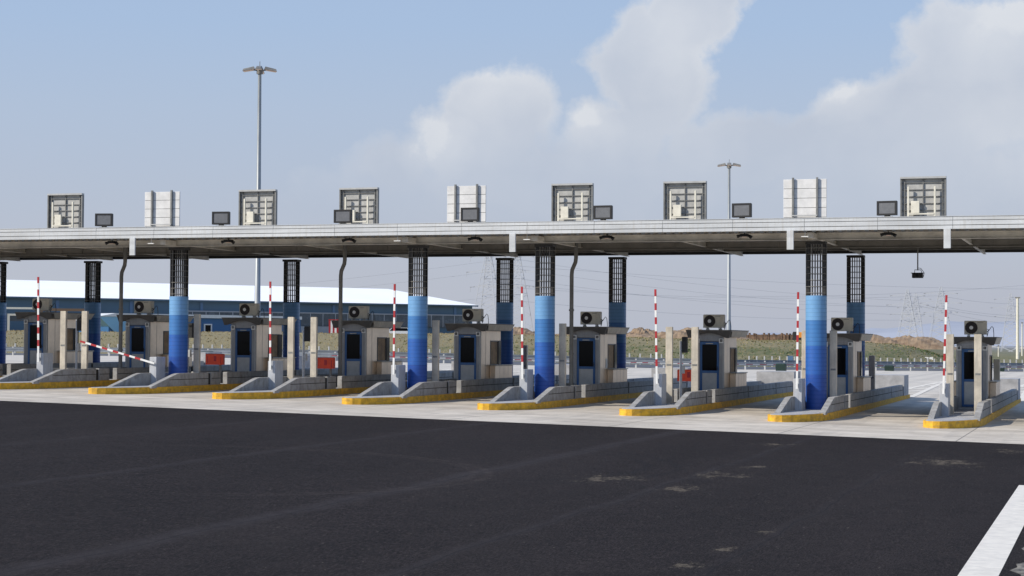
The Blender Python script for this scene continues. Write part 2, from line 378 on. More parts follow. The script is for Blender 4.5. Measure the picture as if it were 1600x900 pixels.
# concrete apron, its far edge follows the crossing road
b = MB(); XS = rng(-130, 60, 2); NV = 34
for x in XS:
    y1 = roadY(x) - 8.5
    for j in range(NV + 1):
        y = 57.9 + (y1 - 57.9) * j / NV; b.v.append((x, y, T(x, y) + .004))
for i in range(len(XS) - 1):
    for j in range(NV): a = i * (NV + 1) + j; b.f.append((a, a + NV + 1, a + NV + 2, a + 1)); b.m.append(0); b.sm.append(True)
tag(b.build('concrete_pavement', M['apron']), kind='structure')
b = MB(); XS = rng(-330, 60, 3)
for x in XS:
    for d in (-8.5, 9): y = roadY(x) + d; b.v.append((x, y, T(x, y) + .02))
for i in range(len(XS) - 1): a = 2 * i; b.f.append((a, a + 2, a + 3, a + 1)); b.m.append(0); b.sm.append(True)
M['asphalt_far'] = mat('weathered grey asphalt', (.10, .105, .12), .9, noise=.2, nscale=.4)
tag(b.build('crossing_road', M['asphalt_far']), kind='structure')

def sheet(name, poly, off, m, f=G):
    b = MB(); b.add([(x, y, f(x, y) + off) for x, y in poly], [tuple(range(len(poly)))]); return b.build(name, m)
tag(sheet('edge_line_marking', [(-1.97, 10), (-1.47, 10), (-1.47, 41.7), (-1.97, 41.7)], .010, M['marking']), kind='structure')
gut = mat('gravelly road edge', (.30, .27, .22), .95, noise=.5, nscale=6, bump=1, bscale=20, detail=9, col2=(.05, .045, .04))
b = MB()
ysg = rng(8, 57.9, .4)
for y in ysg:
    w = .10 * math.sin(y * 2.3) + .05 * math.sin(y * 7.1)
    for x, h in ((-1.24 + w, .008), (-1.12 + w, .03), (-1.02, -.02), (-.97, .05), (-.2, .06), (6, .02)): b.v.append((x, y, G(x, y) + h))
for j in range(len(ysg) - 1):
    for i in range(5): a = j * 6 + i; b.f.append((a, a + 1, a + 7, a + 6)); b.m.append(1 if i >= 3 else 0); b.sm.append(True)
tag(b.build('verge', [gut, M['apron']]), kind='structure')
# white gore stripes painted behind the plaza
b = MB()
def stripe(p, q_, w):
    p = Vector(p); q_ = Vector(q_); n = int((q_ - p).length / 3) + 1; d = (q_ - p).normalized(); r = Vector((-d.y, d.x)) * w / 2
    o = len(b.v)
    for i in range(n + 1):
        c = p + (q_ - p) * i / n
        for e in (c - r, c + r): b.v.append((e.x, e.y, T(e.x, e.y) + .018))
    for i in range(n): a = o + 2 * i; b.f.append((a, a + 1, a + 3, a + 2)); b.m.append(0); b.sm.append(True)
for k in range(-1, 10):
    cx = tip(k) + .9
    stripe((cx - .9, 97), (cx - .05, 128), .3); stripe((cx + .9, 97), (cx + .05, 128), .3)
    for j in range(5): stripe((cx - .75 + j * .12, 99 + j * 5), (cx + .75 - j * .12, 101.5 + j * 5), .5)
tag(b.build('gore_stripe_marking', M['marking']), kind='structure')

# far hills (hazy mountain behind the plain)
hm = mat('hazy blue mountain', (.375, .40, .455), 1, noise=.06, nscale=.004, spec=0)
b = MB(); n = 90; prof = []
for i in range(n + 1):
    x = -1800 + 2600 * i / n
    h = 90 * math.exp(-((x + 60) / 420) ** 2) + 60 * math.exp(-((x - 480) / 330) ** 2) + 38 * math.exp(-((x + 900) / 500) ** 2) + 7 * math.sin(x * .013) + 4 * math.sin(x * .037 + 1) + 2 * math.sin(x * .09)
    prof.append((x, max(2, h * .62)))
for x, h in prof: b.v += [(x, 3300, -20), (x, 3500, h * .55), (x, 3900, h), (x, 4300, -20)]
for i in range(n):
    for j in range(3): a = i * 4 + j; b.f.append((a, a + 4, a + 5, a + 1)); b.m.append(0); b.sm.append(True)
tag(b.build('hills', hm), kind='structure')

# grass on the bank: thousands of blades as one mass
gm = [mat('green grass blades', (.055, .10, .025), .9, noise=.4, nscale=2), mat('dry grass blades', (.25, .205, .11), .9, noise=.3, nscale=2), mat('olive grass blades', (.12, .13, .045), .9, noise=.3, nscale=2)]
b = MB(); R = random.Random(3)
cnt = 0
while cnt < 22000:
    y = R.uniform(165, 262); x = R.uniform(-.70 * y, -.06 * y)
    hb = bank(x, y)
    if hb < .12 or y < roadY(x) + 15: continue
    z = ground_z(x, y) - .03; cnt += 1
    dry = .30 + sstep(-40, -80, x) * .5 + sstep(1.6, 2.3, hb) * .45 + .35 * hnoise(x * .35, y * .3)
    r_ = R.random(); m_ = 1 if r_ < dry else (2 if r_ < dry + .35 else 0)
    hgt = R.uniform(.06, .20); w = R.uniform(.05, .14); a = R.uniform(-.6, .6); lean = R.uniform(-.15, .15)
    dx, dy = math.cos(a) * w, math.sin(a) * w
    b.add([(x - dx, y - dy, z), (x + dx, y + dy, z), (x + lean, y + R.uniform(-.1, .1), z + hgt)], [(0, 1, 2)], m_)
o = b.build('grass', gm); tag(o, 'mixed green and dry grass covering the long bank behind the plaza', 'grass', kind='stuff')

# ------------------------------------------------------------------ toll islands
NOSE = [(0, 2.2), (0, .2), (.03, -.4), (.10, -.68), (.22, -.86), (.40, -.95), (.62, -.92), (.88, -.74), (1.12, -.42), (1.34, .02), (1.53, .52), (1.68, 1.05), (1.79, 1.7), (1.84, 2.4), (1.85, 3.1)]
LEN = 29.6
def inset(poly, d, cx=.925):
    return [(x + (d if x < cx else -d) * (1 if abs(x - cx) > .3 else .4), y + (d if y < .9 else 0)) for x, y in poly]
def make_island():
    r = empty('toll_island', (0, 0, 0))
    b = MB(); b.prism(NOSE + [(1.85, LEN), (0, LEN)], -.25, .245, 0); b.build('kerb', M['yellow'], r)
    b = MB(); b.prism(inset(NOSE, .07) + [(1.78, LEN - .05), (.07, LEN - .05)], .1, .256, 0); b.build('platform', M['platform'], r)
    H = .76
    for side in (0, 1):
        x0, x1 = ((.06, .27), (1.57, 1.79))[side]
        xo = .006 if side else -.006
        segs = [(.85 if side == 0 else 1.25, 6.2, True), (6.45, 7.35, False), (8.0, 15.0, False), (15.18, 22.0, False), (22.18, 26.85, False)]
        for i, (a, c, ramp) in enumerate(segs):
            b = MB()
            if ramp:
                b.prismX([(a, .2), (c, .2), (c, H), (a + 2.35, H), (a + 2.1, H - .03), (a, .27)], x0, x1, 0)
                b.prismX([(a + 1.45, .50), (c, .50), (c, .525), (a + 1.52, .525)], x0 + (0.02 if side else -.003), x1 + (.003 if side else -.02), 1)
            else:
                b.bev(x0, x1, a, c, .2, H, .018, 0)
                b.box(x0 + (0.02 if side else -.003), x1 + (.003 if side else -.02), a + .05, c - .002, .50, .525, 1)
            b.build('barrier_wall', [M['concrete'], M['concrete_dk']], r)
        b = MB()
        for ya, yb in ((6.22, 6.43), (15.02, 15.16), (22.02, 22.16)): b.box(x0 + .03, x1 - .03, ya, yb, .2, H - .04, 0)
        b.build('joint_filler', M['concrete_dk'], r)
    b = MB()
    b.prism([(0, 26.9), (1.85, 26.9), (1.85, 28.9), (1.3, 29.5), (.55, 29.5), (0, 28.9)], .24, 1.22, 0)
    b.build('end_block', M['platform'], r)
    return r
proto = make_island()
for k in range(0, 9):
    o = proto if k == 0 else copy_tree(proto)
    x = tip(k); o.location = (x, 66.4, G(x + .9, 66.4))
    tag(o, 'grey concrete toll island with yellow kerb, ' + (nth(k, 'island') if k != 2 else 'the one with the lowered boom'), 'toll island', 'toll islands between the lanes')

# ------------------------------------------------------------------ booths
def make_booth():
    r = empty('toll_booth', (0, 0, 0))
    b = MB()
    b.bev(-.6, -.405, 0, .1, .25, 2.80, .012); b.bev(.405, .6, 0, .1, .25, 2.80, .012); b.box(-.404, .404, .005, .1, 2.64, 2.80); b.box(-.6, .6, .0, .1, 2.801, 2.99, 1)
    b.build('front_wall', [M['booth'], M['booth']], r)
    # corner trims
    b = MB(); 
    for sx in (-1, 1): b.bev(min(sx * .615, sx * .55), max(sx * .615, sx * .55), -.012, .06, .25, 2.6, .008)
    b.build('corner_trim', M['booth_lt'], r)
    b = MB(); b.box(-.62, .62, -.02, 2.8, .2, .30); b.build('plinth', M['booth_lt'], r)
    for sx in (-1, 1):
        X = lambda a, c: (min(sx * a, sx * c), max(sx * a, sx * c))
        x0, x1 = X(.53, .6)
        b = MB(); b.box(x0, x1, .1, 1.35, .30, 2.80); b.box(x0, x1, 1.35, 2.80, 2.38, 2.80); b.box(x0, x1, 1.35, 2.8, .3, 1.30)
        x0, x1 = X(.601, .605); b.box(x0, x1, .70, .715, .3, 2.8, 1)
        b.build('side_wall', [M['steel_side'], M['booth']], r)
        # sliding window
        x0, x1 = X(.575, .615)
        b = MB(); b.box(x0, x1, 1.35, 1.40, 1.30, 2.38); b.box(x0, x1, 2.35, 2.43, 1.30, 2.38); b.box(x0, x1, 1.40, 2.35, 2.33, 2.38); b.box(x0, x1, 1.40, 2.35, 1.30, 1.35)
        w = b.build('side_window', M['blackgloss'], r)
        b = MB(); x0, x1 = X(.58, .588); b.box(x0, x1, 1.40, 2.35, 1.35, 2.33); b.build('pane', M['blind'], w)
        b = MB(); x0, x1 = X(.60, .63); b.box(x0, x1, 2.44, 2.8, 1.32, 2.37); b.build('glass_panel', M['glass'], w)
        # counter bay
        b = MB(); x0, x1 = X(.602, .86); b.bev(x0, x1, 1.25, 3.75, .24, 1.28, .015)
        x2, x3 = X(.861, .864)
        for yy in (1.9, 2.5, 3.1): b.box(x2, x3, yy, yy + .015, .26, 1.25, 1)
        b.build('counter_bay', [M['steel_side'], M['booth']], r)
        b = MB(); x0, x1 = X(.58, .90); b.bev(x0, x1, 1.2, 3.8, 1.283, 1.32, .01); b.build('counter_top', M['steel'], r)
        b = MB(); cx = sx * .50; b.bev(cx - .095, cx + .095, -.055, -.013, 2.56, 2.75, .008); l = b.build('corner_speaker', M['white'], r)
        b = MB(); b.box(cx - .05, cx + .05, -.060, -.056, 2.615, 2.715, 0); b.box(cx - .02, cx + .02, -.063, -.0605, 2.645, 2.685, 1); b.build('grille', [M['black'], M['booth_lt']], l)
    b = MB(); b.box(-.53, .53, 2.72, 2.8, .3, 2.8); b.build('rear_wall', M['steel_side'], r)
    b = MB(); b.box(-.53, .53, .1, 2.72, 2.76, 2.80); b.build('ceiling', M['booth'], r)
    # door
    d = MB(); d.bev(-.40, -.31, .0, .07, .32, 2.62, .006); d.bev(.31, .40, .0, .07, .32, 2.62, .006); d.box(-.31, .31, .004, .07, 2.50, 2.62); d.box(-.31, .31, .004, .07, .32, .42); d.box(-.31, .31, .004, .07, 1.32, 1.42)
    dr = d.build('door', M['blue_door'], r)
    d = MB(); d.box(-.31, .31, .035, .05, 1.42, 2.50); d.build('door_glass', M['glass'], dr)
    d = MB(); d.box(-.31, .31, .03, .06, .42, 1.32); d.box(-.26, .26, .024, .03, .47, 1.27); d.build('door_panel', M['booth_lt'], dr)
    d = MB(); d.box(-.15, .15, -.02, .0035, 2.52, 2.56); d.build('door_closer', M['booth_lt'], dr)
    d = MB(); d.tube([(.355, -.05, 1.42), (.355, -.05, 1.6)], .012); d.box(.34, .37, -.045, -.001, 1.49, 1.53); d.build('door_handle', M['black'], dr)
    # roof with arched front valance
    n = 14; top = 3.08
    b = MB(); fr = -.24
    arch = []
    for i in range(n + 1):
        x = -.86 + 1.72 * i / n; arch.append((x, 2.77 + .20 * max(0, 1 - (x / .70) ** 2)))
    for i in range(n):
        (xa, za), (xb, zb) = arch[i], arch[i + 1]; ka, kb = xa / .86 * .95, xb / .86 * .95
        b.hexa([(xa, fr + .04, za), (xb, fr + .04, zb), (xb, fr + .12, zb), (xa, fr + .12, za), (ka, fr, top), (kb, fr, top), (kb, fr + .12, top), (ka, fr + .12, top)])
    b.build('roof_valance', M['valance'], r)
    b = MB()
    b.hexa([(-.86, .12, 2.81), (.86, .12, 2.81), (.86, 3.55, 2.81), (-.86, 3.55, 2.81), (-.95, .12, top), (.95, .12, top), (.95, 3.7, top), (-.95, 3.7, top)])
    b.box(-.94, .94, fr + .121, .119, 3.02, top)
    b.box(-.97, .97, fr - .02, 3.72, top + .001, top + .025)
    b.build('roof', M['roofmetal'], r)
    b = MB()
    for sx in (-1, 1): b.add([(sx * .868, .25, 2.815), (sx * .868, 3.5, 2.815), (sx * .957, 3.69, top - .01), (sx * .957, .0, top - .01)], [(0, 1, 2, 3) if sx > 0 else (3, 2, 1, 0)])
    b.build('roof_side_sheet', M['steel'], r)
    return r
proto = make_booth()
for k in range(0, 9):
    o = proto if k == 0 else copy_tree(proto)
    x = tip(k) + .8; o.location = (x, 78.0, G(x, 78))
    tag(o, 'grey toll booth with blue door, ' + MARK[k], 'toll booth', 'toll booths on the islands')

bth = [o for o in bpy.data.objects if o.parent is None and o.name.startswith('toll_booth') and abs(o.location.x - tip(5) - .8) < .01][0]
b = MB(); b.box(.606, .609, .95, 1.25, 1.35, 1.75); b.build('notice_sheet', M['white'], bth)
def make_ac():
    r = empty('air_conditioner', (0, 0, 0))
    b = MB(); b.bev(-.435, .435, 0, .33, .09, .64, .02); b.build('casing', M['ac'], r)
    cx, cz = -.16, .365; b = MB(); n = 28
    ring = lambda rr, y: [(cx + rr * math.cos(2 * math.pi * i / n), y, cz + rr * math.sin(2 * math.pi * i / n)) for i in range(n)]
    v = ring(.245, -.004) + ring(.235, -.018) ; b.add(v, [(i, (i + 1) % n, n + (i + 1) % n, n + i) for i in range(n)], 0)
    b.add(ring(.235, -.012), [tuple(range(n))], 0)
    for rr in (.21, .18, .15, .12):
        b.tube([(cx + rr * math.cos(2 * math.pi * i / 20), -.018, cz + rr * math.sin(2 * math.pi * i / 20)) for i in range(21)], .004, 4, 2, False)
    for i in range(12):
        a = 2 * math.pi * i / 12; b.bar((cx + .06 * math.cos(a), -.022, cz + .06 * math.sin(a)), (cx + .235 * math.cos(a), -.022, cz + .235 * math.sin(a)), .006, .006, 2)
    b.add(ring(.075, -.034), [tuple(range(n))], 3)
    brown = M.setdefault('fan', mat('dark brown fan grille', (.028, .013, .009), .5))
    b.build('fan_grille', [brown, M['ac'], M['blackgloss'], M['white']], r)
    b = MB()
    for x in (-.27, .27): b.box(x - .04, x + .04, .02, .31, 0, .045); b.box(x - .02, x + .02, .05, .28, .045, .09); b.box(x-.06, x-.045, .05, .1, 0, .09); b.box(x+.045, x+.06, .05, .1, 0, .09)
    b.build('mounting_feet', M['booth_lt'], r)
    b = MB(); b.box(.08, .30, -.004, -.001, .555, .575); b.build('nameplate', M['sign_frame'], r)
    b = MB(); b.tube([(.435, .15, .2), (.52, .15, .26), (.58, .16, .36), (.63, .17, .42), (.68, .18, .36), (.70, .2, .15), (.70, .2, .0)], .014, 6)
    b.tube([(.435, .12, .3), (.50, .12, .3), (.47, .13, .12), (.44, .13, .02)], .018, 6); b.build('refrigerant_pipe', M['blackgloss'], r)
    return r
proto = make_ac()
for k in range(0, 9):
    o = proto if k == 0 else copy_tree(proto)
    x = tip(k) + .92; o.location = (x, 78.2, G(tip(k) + .8, 78) + 3.106)
    o.rotation_euler = (0, 0, rad([1, -2, .5, 1.5, -1, .5, -1.5, 1, 0][k]))
    tag(o, 'beige air conditioner on the roof of the booth ' + MARK[k], 'air conditioner', 'air conditioners on the booth roofs')

# ------------------------------------------------------------------ boom gates
def make_gate():
    r = empty('barrier_gate', (0, 0, 0))
    b = MB(); b.bev(-.15, .17, 0, .78, 0, 1.21, .012); c = b.build('cabinet', M['cab'], r)
    b = MB(); b.box(.1705, .176, .08, .70, .12, 1.08); b.build('service_door', M['cab'], c)
    b = MB(); b.tube([(0, -.07, .98), (0, .01, .98)], .06, 14); b.build('pivot', M['booth_lt'], r)
    a = MB(); z = -.14; segs = [(.66, 0)] + [(.2636, 1 if i % 2 == 0 else 0) for i in range(11)]
    for L_, m_ in segs: a.box(-.038, .038, -.125, -.075, z, z + L_, m_); z += L_
    o = a.build('boom_arm', [M['white'], M['red']], r); o.location = (0, 0, .98)
    return r
proto = make_gate()
LEAN = [0, -1, -75.5, -.6, .3, -.7, -1.2, .7, 1.8]
BX = [.38, .38, .36, .38, .38, .38, .38, .36, .34]
for k in range(0, 9):
    o = proto if k == 0 else copy_tree(proto)
    x = tip(k) + BX[k]; o.location = (x, 70.4, G(tip(k) + .9, 66.4) + .205)
    for ch in [c for c in bpy.data.objects if c.parent == o and c.name.startswith('boom_arm')]: ch.rotation_euler = (0, rad(LEAN[k]), 0)
    lab = 'grey barrier cabinet whose red and white boom is lowered to the left' if k == 2 else 'grey barrier cabinet with raised red and white boom, ' + nth(k, 'barrier')
    tag(o, lab, 'barrier gate', 'boom barriers on the islands')

# ------------------------------------------------------------------ steel posts
def make_post(w, d, h):
    r = empty('steel_post', (0, 0, 0))
    b = MB(); b.bev(-w / 2, w / 2, 0, d, 0, h, .012); b.build('post_body', M['steel'], r)
    b = MB(); b.box(-w / 2 + .04, w / 2 - .04, -.008, -.001, h * .50, h * .50 + .07); b.build('reader_plate', M['sign_frame'], r)
    b = MB(); b.box(-w / 2 - .03, w / 2 + .03, -.03, d + .03, 0, .02); b.build('base_plate', M['steel_side'], r)
    return r
pa = make_post(.27, .14, 3.0)
first = True
for k in range(0, 9):
    z = G(tip(k) + .9, 66.4) + .207
    for side in (0, 1):
        o = pa if first else copy_tree(pa); first = False
        if side: o.location = (tip(k) + 1.42, 72.2, z); lab = 'tall square steel post at the right side of the ' + ('leftmost' if k == 0 else 'rightmost' if k == 8 else NTH[k] + ' from left') + ' island'
        else:
            col = k in (0, 2, 4, 5, 7)
            o.location = (tip(k) + (.28 if col else .42), 72.75 if col else 72.15, z)
            lab = 'tall square steel post at the left side of the ' + ('leftmost' if k == 0 else 'rightmost' if k == 8 else NTH[k] + ' from left') + ' island'
        tag(o, lab, 'post', 'steel posts on the islands')
pb = make_post(.26, .2, 2.0)
for i, k in enumerate((7, 8, 4)):
    o = pb if i == 0 else copy_tree(pb)
    o.location = (tip(k) + 1.38, 84.4, G(tip(k) + .9, 66.4) + .207)
    tag(o, 'short brown steel post behind the booth ' + MARK[k], 'post', 'short posts behind booths')

def make_signal():
    r = empty('lane_signal', (0, 0, 0))
    b = MB(); b.tube([(-.13, 0, 0), (-.13, 0, 2.45)], .05, 10); b.build('pole', M['cab'], r)
    b = MB(); b.bev(-.075, .12, -.1, .12, 2.0, 2.62, .015); b.box(-.06, .105, -.16, -.1, 2.52, 2.55); b.build('signal_head', M['black'], r)
    b = MB(); b.bar((-.13, 0, 2.3), (-.05, 0, 2.3), .04, .04); b.bar((-.13, 0, 2.1), (-.05, 0, 2.1), .04, .04); b.build('bracket', M['black'], r)
    b = MB(); b.bev(-.1, .02, -.08, .06, 1.2, 1.5, .01); b.build('junction_box', M['booth_lt'], r)
    return r
ps = make_signal()
for i, k in enumerate((1, 2, 3, 6)):
    o = ps if i == 0 else copy_tree(ps)
    o.location = (tip(k) + .90, 72.7, G(tip(k) + .9, 66.4) + .207); o.scale = (1, 1, 1.08 if k == 1 else 1)
    tag(o, 'black lane signal on a thin pole by the booth ' + MARK[k], 'signal', 'black lane signals on poles')

def make_redbox():
    r = empty('barrier_box', (0, 0, 0))
    b = MB(); b.bev(-.43, .40, -.12, .12, .85, 1.32, .025); b.build('box_body', M['redbox'], r)
    b = MB(); b.box(-.33, -.30, -.126, -.121, .93, 1.22); b.box(-.02, .10, -.126, -.121, 1.0, 1.22); b.box(.30, .33, -.126, -.121, .90, 1.2); b.build('latch_strip', M['red'], r)
    b = MB(); b.box(.12, .2, .13, .2, 0, 1.1); b.box(.0, .32, .0, .4, 0, .03); b.build('stand', M['pipe'], r)
    return r
pr_ = make_redbox()
for i, (k, lx) in enumerate(((2, .82), (3, .70), (6, .52))):
    o = pr_ if i == 0 else copy_tree(pr_)
    o.location = (tip(k) + lx, 75.2, G(tip(k) + .9, 66.4) + .207)
    tag(o, ['orange red box on a stand left of the third booth', 'orange red box on a stand beside the curved drain pipe', 'orange red box half hidden by the post right of the tall bright post'][i], 'box', 'orange red boxes on stands')

# ------------------------------------------------------------------ canopy
X0, X1 = -78.0, 9.0
can = empty('toll_canopy', ((X0 + X1) / 2, 69.7, G(-30, 70)), 'long flat white edged canopy on blue columns over all the toll lanes', 'canopy')
O = can.location.copy()
def cb(b, name, mats, par=None):            # build a canopy part given in world coordinates
    o = b.build(name, mats, par or can)
    if par is None: o.location = -O
    return o
b = MB()
jx = [tip(0) + .9 + 2.65 * (.93 + n) for n in range(-14, 24)]
jx = [X0] + [x for x in jx if X0 + .5 < x < X1 - .5] + [X1]
R = random.Random(5)
for xa, xb in zip(jx, jx[1:]):
    for z0, z1, dy in ((7.245, 7.370, .0), (7.392, 7.548, .0), (7.570, 7.69, .02)):
        e = R.uniform(-.004, .004); b.box(xa + .006, xb - .006, 69.70 + dy + e, 69.76 + dy, z0, z1, 0)
b.box(X0 + .01, X1 - .01, 69.785, 69.82, 7.25, 7.68, 1)
x = X0 + .2
while x < X1 - .3: b.box(x, x + .13, 69.77, 69.82, 7.19, 7.249, 1); x += .32
b.box(X0, X1, 69.70, 69.95, 7.693, 7.71, 0)
cb(b, 'fascia', [M['fascia'], M['sign_frame']])
# corrugated deck
b = MB(); n = int((X1 - X0) / .32); w = (X1 - X0) / n; prof = []
for i in range(n):
    x = X0 + i * w; prof += [(x, 7.32), (x + .10 * w / .32, 7.26), (x + .2 * w / .32, 7.26), (x + .3 * w / .32, 7.32)]
prof.append((X1, 7.32)); N_ = len(prof)
b.v += [(x, 69.83, z) for x, z in prof] + [(x, 85.1, z) for x, z in prof] + [(x, 69.83, 7.42) for x, z in prof] + [(x, 85.1, 7.42) for x, z in prof]
for i in range(N_ - 1):
    for f in ((i, i + 1, N_ + i + 1, N_ + i), (2 * N_ + i, 3 * N_ + i, 3 * N_ + i + 1, 2 * N_ + i + 1), (i, 2 * N_ + i, 2 * N_ + i + 1, i + 1), (N_ + i, N_ + i + 1, 3 * N_ + i + 1, 3 * N_ + i)):
        b.f.append(f); b.m.append(0); b.sm.append(False)
cb(b, 'roof_deck', M['deck'])
def ibeamX(y, z0, z1, fl=.2):
    b = MB(); b.box(X0 + .02, X1 - .02, y - .01, y + .01, z0 + .02, z1 - .02); b.box(X0 + .02, X1 - .02, y - fl / 2, y + fl / 2, z0, z0 + .02); b.box(X0 + .02, X1 - .02, y - fl / 2, y + fl / 2, z1 - .02, z1)
    return b
b = ibeamX(71.25, 6.97, 7.245, .16); cb(b, 'long_beam', M['beam'])
b = ibeamX(76.9, 6.96, 7.245, .14)
for i in range(int((X1 - X0) / 1.06)): x = X0 + .3 + i * 1.06; b.box(x, x + .02, 76.85, 76.888, 6.985, 7.22)
cb(b, 'long_beam', M['deck'])
b = ibeamX(80.6, 7.03, 7.245, .14); cb(b, 'long_beam', M['deck'])
b = MB(); b.box(X0 + .02, X1 - .02, 84.98, 85.08, 7.11, 7.31); b.box(X0, X1, 85.12, 85.2, 7.13, 7.45); cb(b, 'rear_beam', M['cage'])
for k in range(-2, 10):                       # cross beams over the islands
    x = tip(k) + .86
    main = k in (-1, 0, 2, 4, 5, 7)
    b = MB()
    if main: b.box(x - .01, x + .01, 72.1, 84.96, 7.08, 7.235); b.box(x - .07, x + .07, 72.1, 84.96, 7.05, 7.079); b.box(x - .12, x + .12, 70.2, 71.16, 7.0, 7.2)
    else: b.box(x - .01, x + .01, 71.36, 84.96, 7.05, 7.24); b.box(x - .06, x + .06, 71.36, 84.96, 7.03, 7.049)
    cb(b, 'cross_beam', M['beam'])
    # rain water box on the fascia
for i, idx in enumerate((1.8, 4.87, 6.88, 7.94)):
    x = tip(0) + .9 + S * idx - .05
    b = MB(); b.bev(x - .125, x + .125, 69.60, 69.68, 6.55, 7.26, .01); cb(b, 'downspout_box', M['fascia'])
# columns
def column(k, y):
    x = tip(k) + .86; zb = G(tip(k) + .9, 66.4) + .205; zt = 4.91; h = zt - zb
    p = empty('column', (0, 0, 0)); p.parent = can; p.location = Vector((x, y, zb)) - O
    # smooth blue sleeve in four shades, rib shading painted as darker rings
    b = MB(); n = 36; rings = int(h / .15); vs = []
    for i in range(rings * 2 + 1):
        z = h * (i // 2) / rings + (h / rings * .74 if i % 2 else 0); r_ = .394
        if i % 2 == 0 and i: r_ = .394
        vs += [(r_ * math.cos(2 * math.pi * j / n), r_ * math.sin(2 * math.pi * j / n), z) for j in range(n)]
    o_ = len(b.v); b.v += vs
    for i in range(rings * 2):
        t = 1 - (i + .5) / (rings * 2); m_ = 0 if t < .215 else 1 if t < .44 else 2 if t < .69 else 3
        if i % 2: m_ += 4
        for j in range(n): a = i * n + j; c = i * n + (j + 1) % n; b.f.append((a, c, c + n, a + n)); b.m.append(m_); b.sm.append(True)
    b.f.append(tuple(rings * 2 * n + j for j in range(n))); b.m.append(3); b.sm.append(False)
    b.build('sleeve', M['sb'] + M['sb_shade'], p)
    H2 = 6.94 - zb
    b = MB()
    for sx in (-1, 1):
        cx = sx * .30; b.box(cx - .065, cx + .065, -.10, -.085, h, H2); b.box(cx - .065, cx + .065, .085, .10, h, H2); b.box(cx - .01, cx + .01, -.085, .085, h, H2)
    for cx, w in ((-.14, .016), (-.045, .02), (.05, .02), (.145, .016)):
        b.box(cx - w, cx + w, -.03, .03, h, H2)
    b.box(-.37, .37, -.26, .26, H2 - .10, H2)
    b.build('core_posts', M['cage'], p)
    b = MB(); R0 = .385
    for i in range(6):
        a = 2 * math.pi * (i + .2) / 6; b.tube([(R0 * math.cos(a), R0 * math.sin(a), h), (R0 * math.cos(a), R0 * math.sin(a), H2 - .12)], .009, 5, 0, False)
    z = h + .10
    while z < H2 - .15:
        b.tube([(R0 * math.cos(2 * math.pi * i / 20), R0 * math.sin(2 * math.pi * i / 20), z) for i in range(21)], .009, 4, 0, False); z += .24
    b.build('hoop_cage', M['rod'], p)
for k in (-1, 0, 2, 4, 5, 7): column(k, 71.68); column(k, 83.06)
for k in (1, 3, 5):                            # drain pipes
    x = tip(k) + (1.05, 0, 1.02, 0, .72)[k - 1]; zb = G(tip(k) + .9, 66.4) + .2
    b = MB(); y = 76.0
    b.tube([(x, y, zb), (x, y, 5.9), (x + .02, y, 6.1), (x + .16, y, 6.42), (x + .18, y, 6.6), (x + .18, y, 7.3)], .085, 12)
    b.tube([(x, y, 2.6), (x, y, 2.68)], .112, 12); b.tube([(x, y, 4.4), (x, y, 4.48)], .112, 12)
    cb(b, 'drain_pipe', M['pipe'])

# ------------------------------------------------------------------ things on and under the canopy
def sign_lattice():
    r = empty('lane_sign', (0, 0, 0)); W = .97; H0, H1 = .15, 2.95
    b = MB(); b.box(-W, W, .16, .20, H0, H1)
    b.build('panel', M['sign_panel'], r)
    b = MB()
    b.box(W - .05, W + .02, .03, .21, H0, H1 - .091); b.build('frame_side', M['sign_frame'], r); b = MB(); b.box(-W - .01, -W + .05, 0, .159, H0, H1 - .091); b.build('frame_side', M['sign_frame'], r)
    b = MB(); b.box(-W - .01, W + .02, -.03, .21, H1 - .09, H1); b.build('top_cap', M['booth_lt'], r)
    b = MB()
    for x in (-W + .17, 0, W - .16): b.box(x - .018, x + .018, .09, .158, H0, H1 - .1)
    for i in range(8): z = H1 - .28 - i * .33; b.box(-W + .051, W - .061, .10, .155, z - .014, z + .014) if z > H0 else None
    b.build('lattice', M['sign_frame'], r)
    b = MB()
    for x in (-.62, .52): b.bev(x - .04, x + .04, -.12, -.03, -.28, H1 - .48, .008); b.box(x - .07, x + .07, -.2, .12, -.285, -.25)
    b.box(-.58, .48, -.14, -.10, 1.13, 1.19)
    b.build('support_upright', M['cream'], r)
    b = MB(); b.bev(-.50, -.14, -.1, .04, 1.21, 1.78, .012); b.build('control_box', M['cream'], r)
    return r
def sign_white():
    r = empty('lane_sign', (0, 0, 0)); W = .96; H0, H1 = .15, 2.95
    b = MB()
    nb = 6; hh = (H1 - H0) / nb
    for i in range(nb): b.bev(-W, W, .03, .10, H0 + i * hh + .012, H0 + (i + 1) * hh - .012, .008, 0)
    b.box(-W + .02, W - .02, .05, .09, H0 + .02, H1 - .02, 1)
    b.build('panel', [M['sign_white'], M['sign_frame']], r)
    b = MB()
    for x in (-.52, .55): b.box(x - .04, x + .04, -.09, .028, -.28, H1 + .06); b.box(x - .08, x + .08, -.2, .12, -.285, -.25)
    b.build('support_upright', M['sign_frame'], r)
    b = MB(); b.box(-.57, .57, -.13, -.091, 1.13, 1.19); b.build('cross_rail', M['booth_lt'], r)
    return r
pl, pw = sign_lattice(), sign_white(); ul = uw = False
SL = ['leftmost lattice backed lane sign, first on the roof', 'leftmost white panelled lane sign on the roof', 'lattice backed lane sign in front of the tall lamp mast',
      'lattice backed lane sign overlapped by a black floodlight at its lower left', 'white panelled lane sign with a black floodlight in front',
      'lattice backed lane sign just left of a black floodlight, mid roof', 'lattice backed lane sign just left of the distant right lamp mast', 'rightmost white panelled lane sign on the roof',
      'rightmost lattice backed lane sign on the roof']
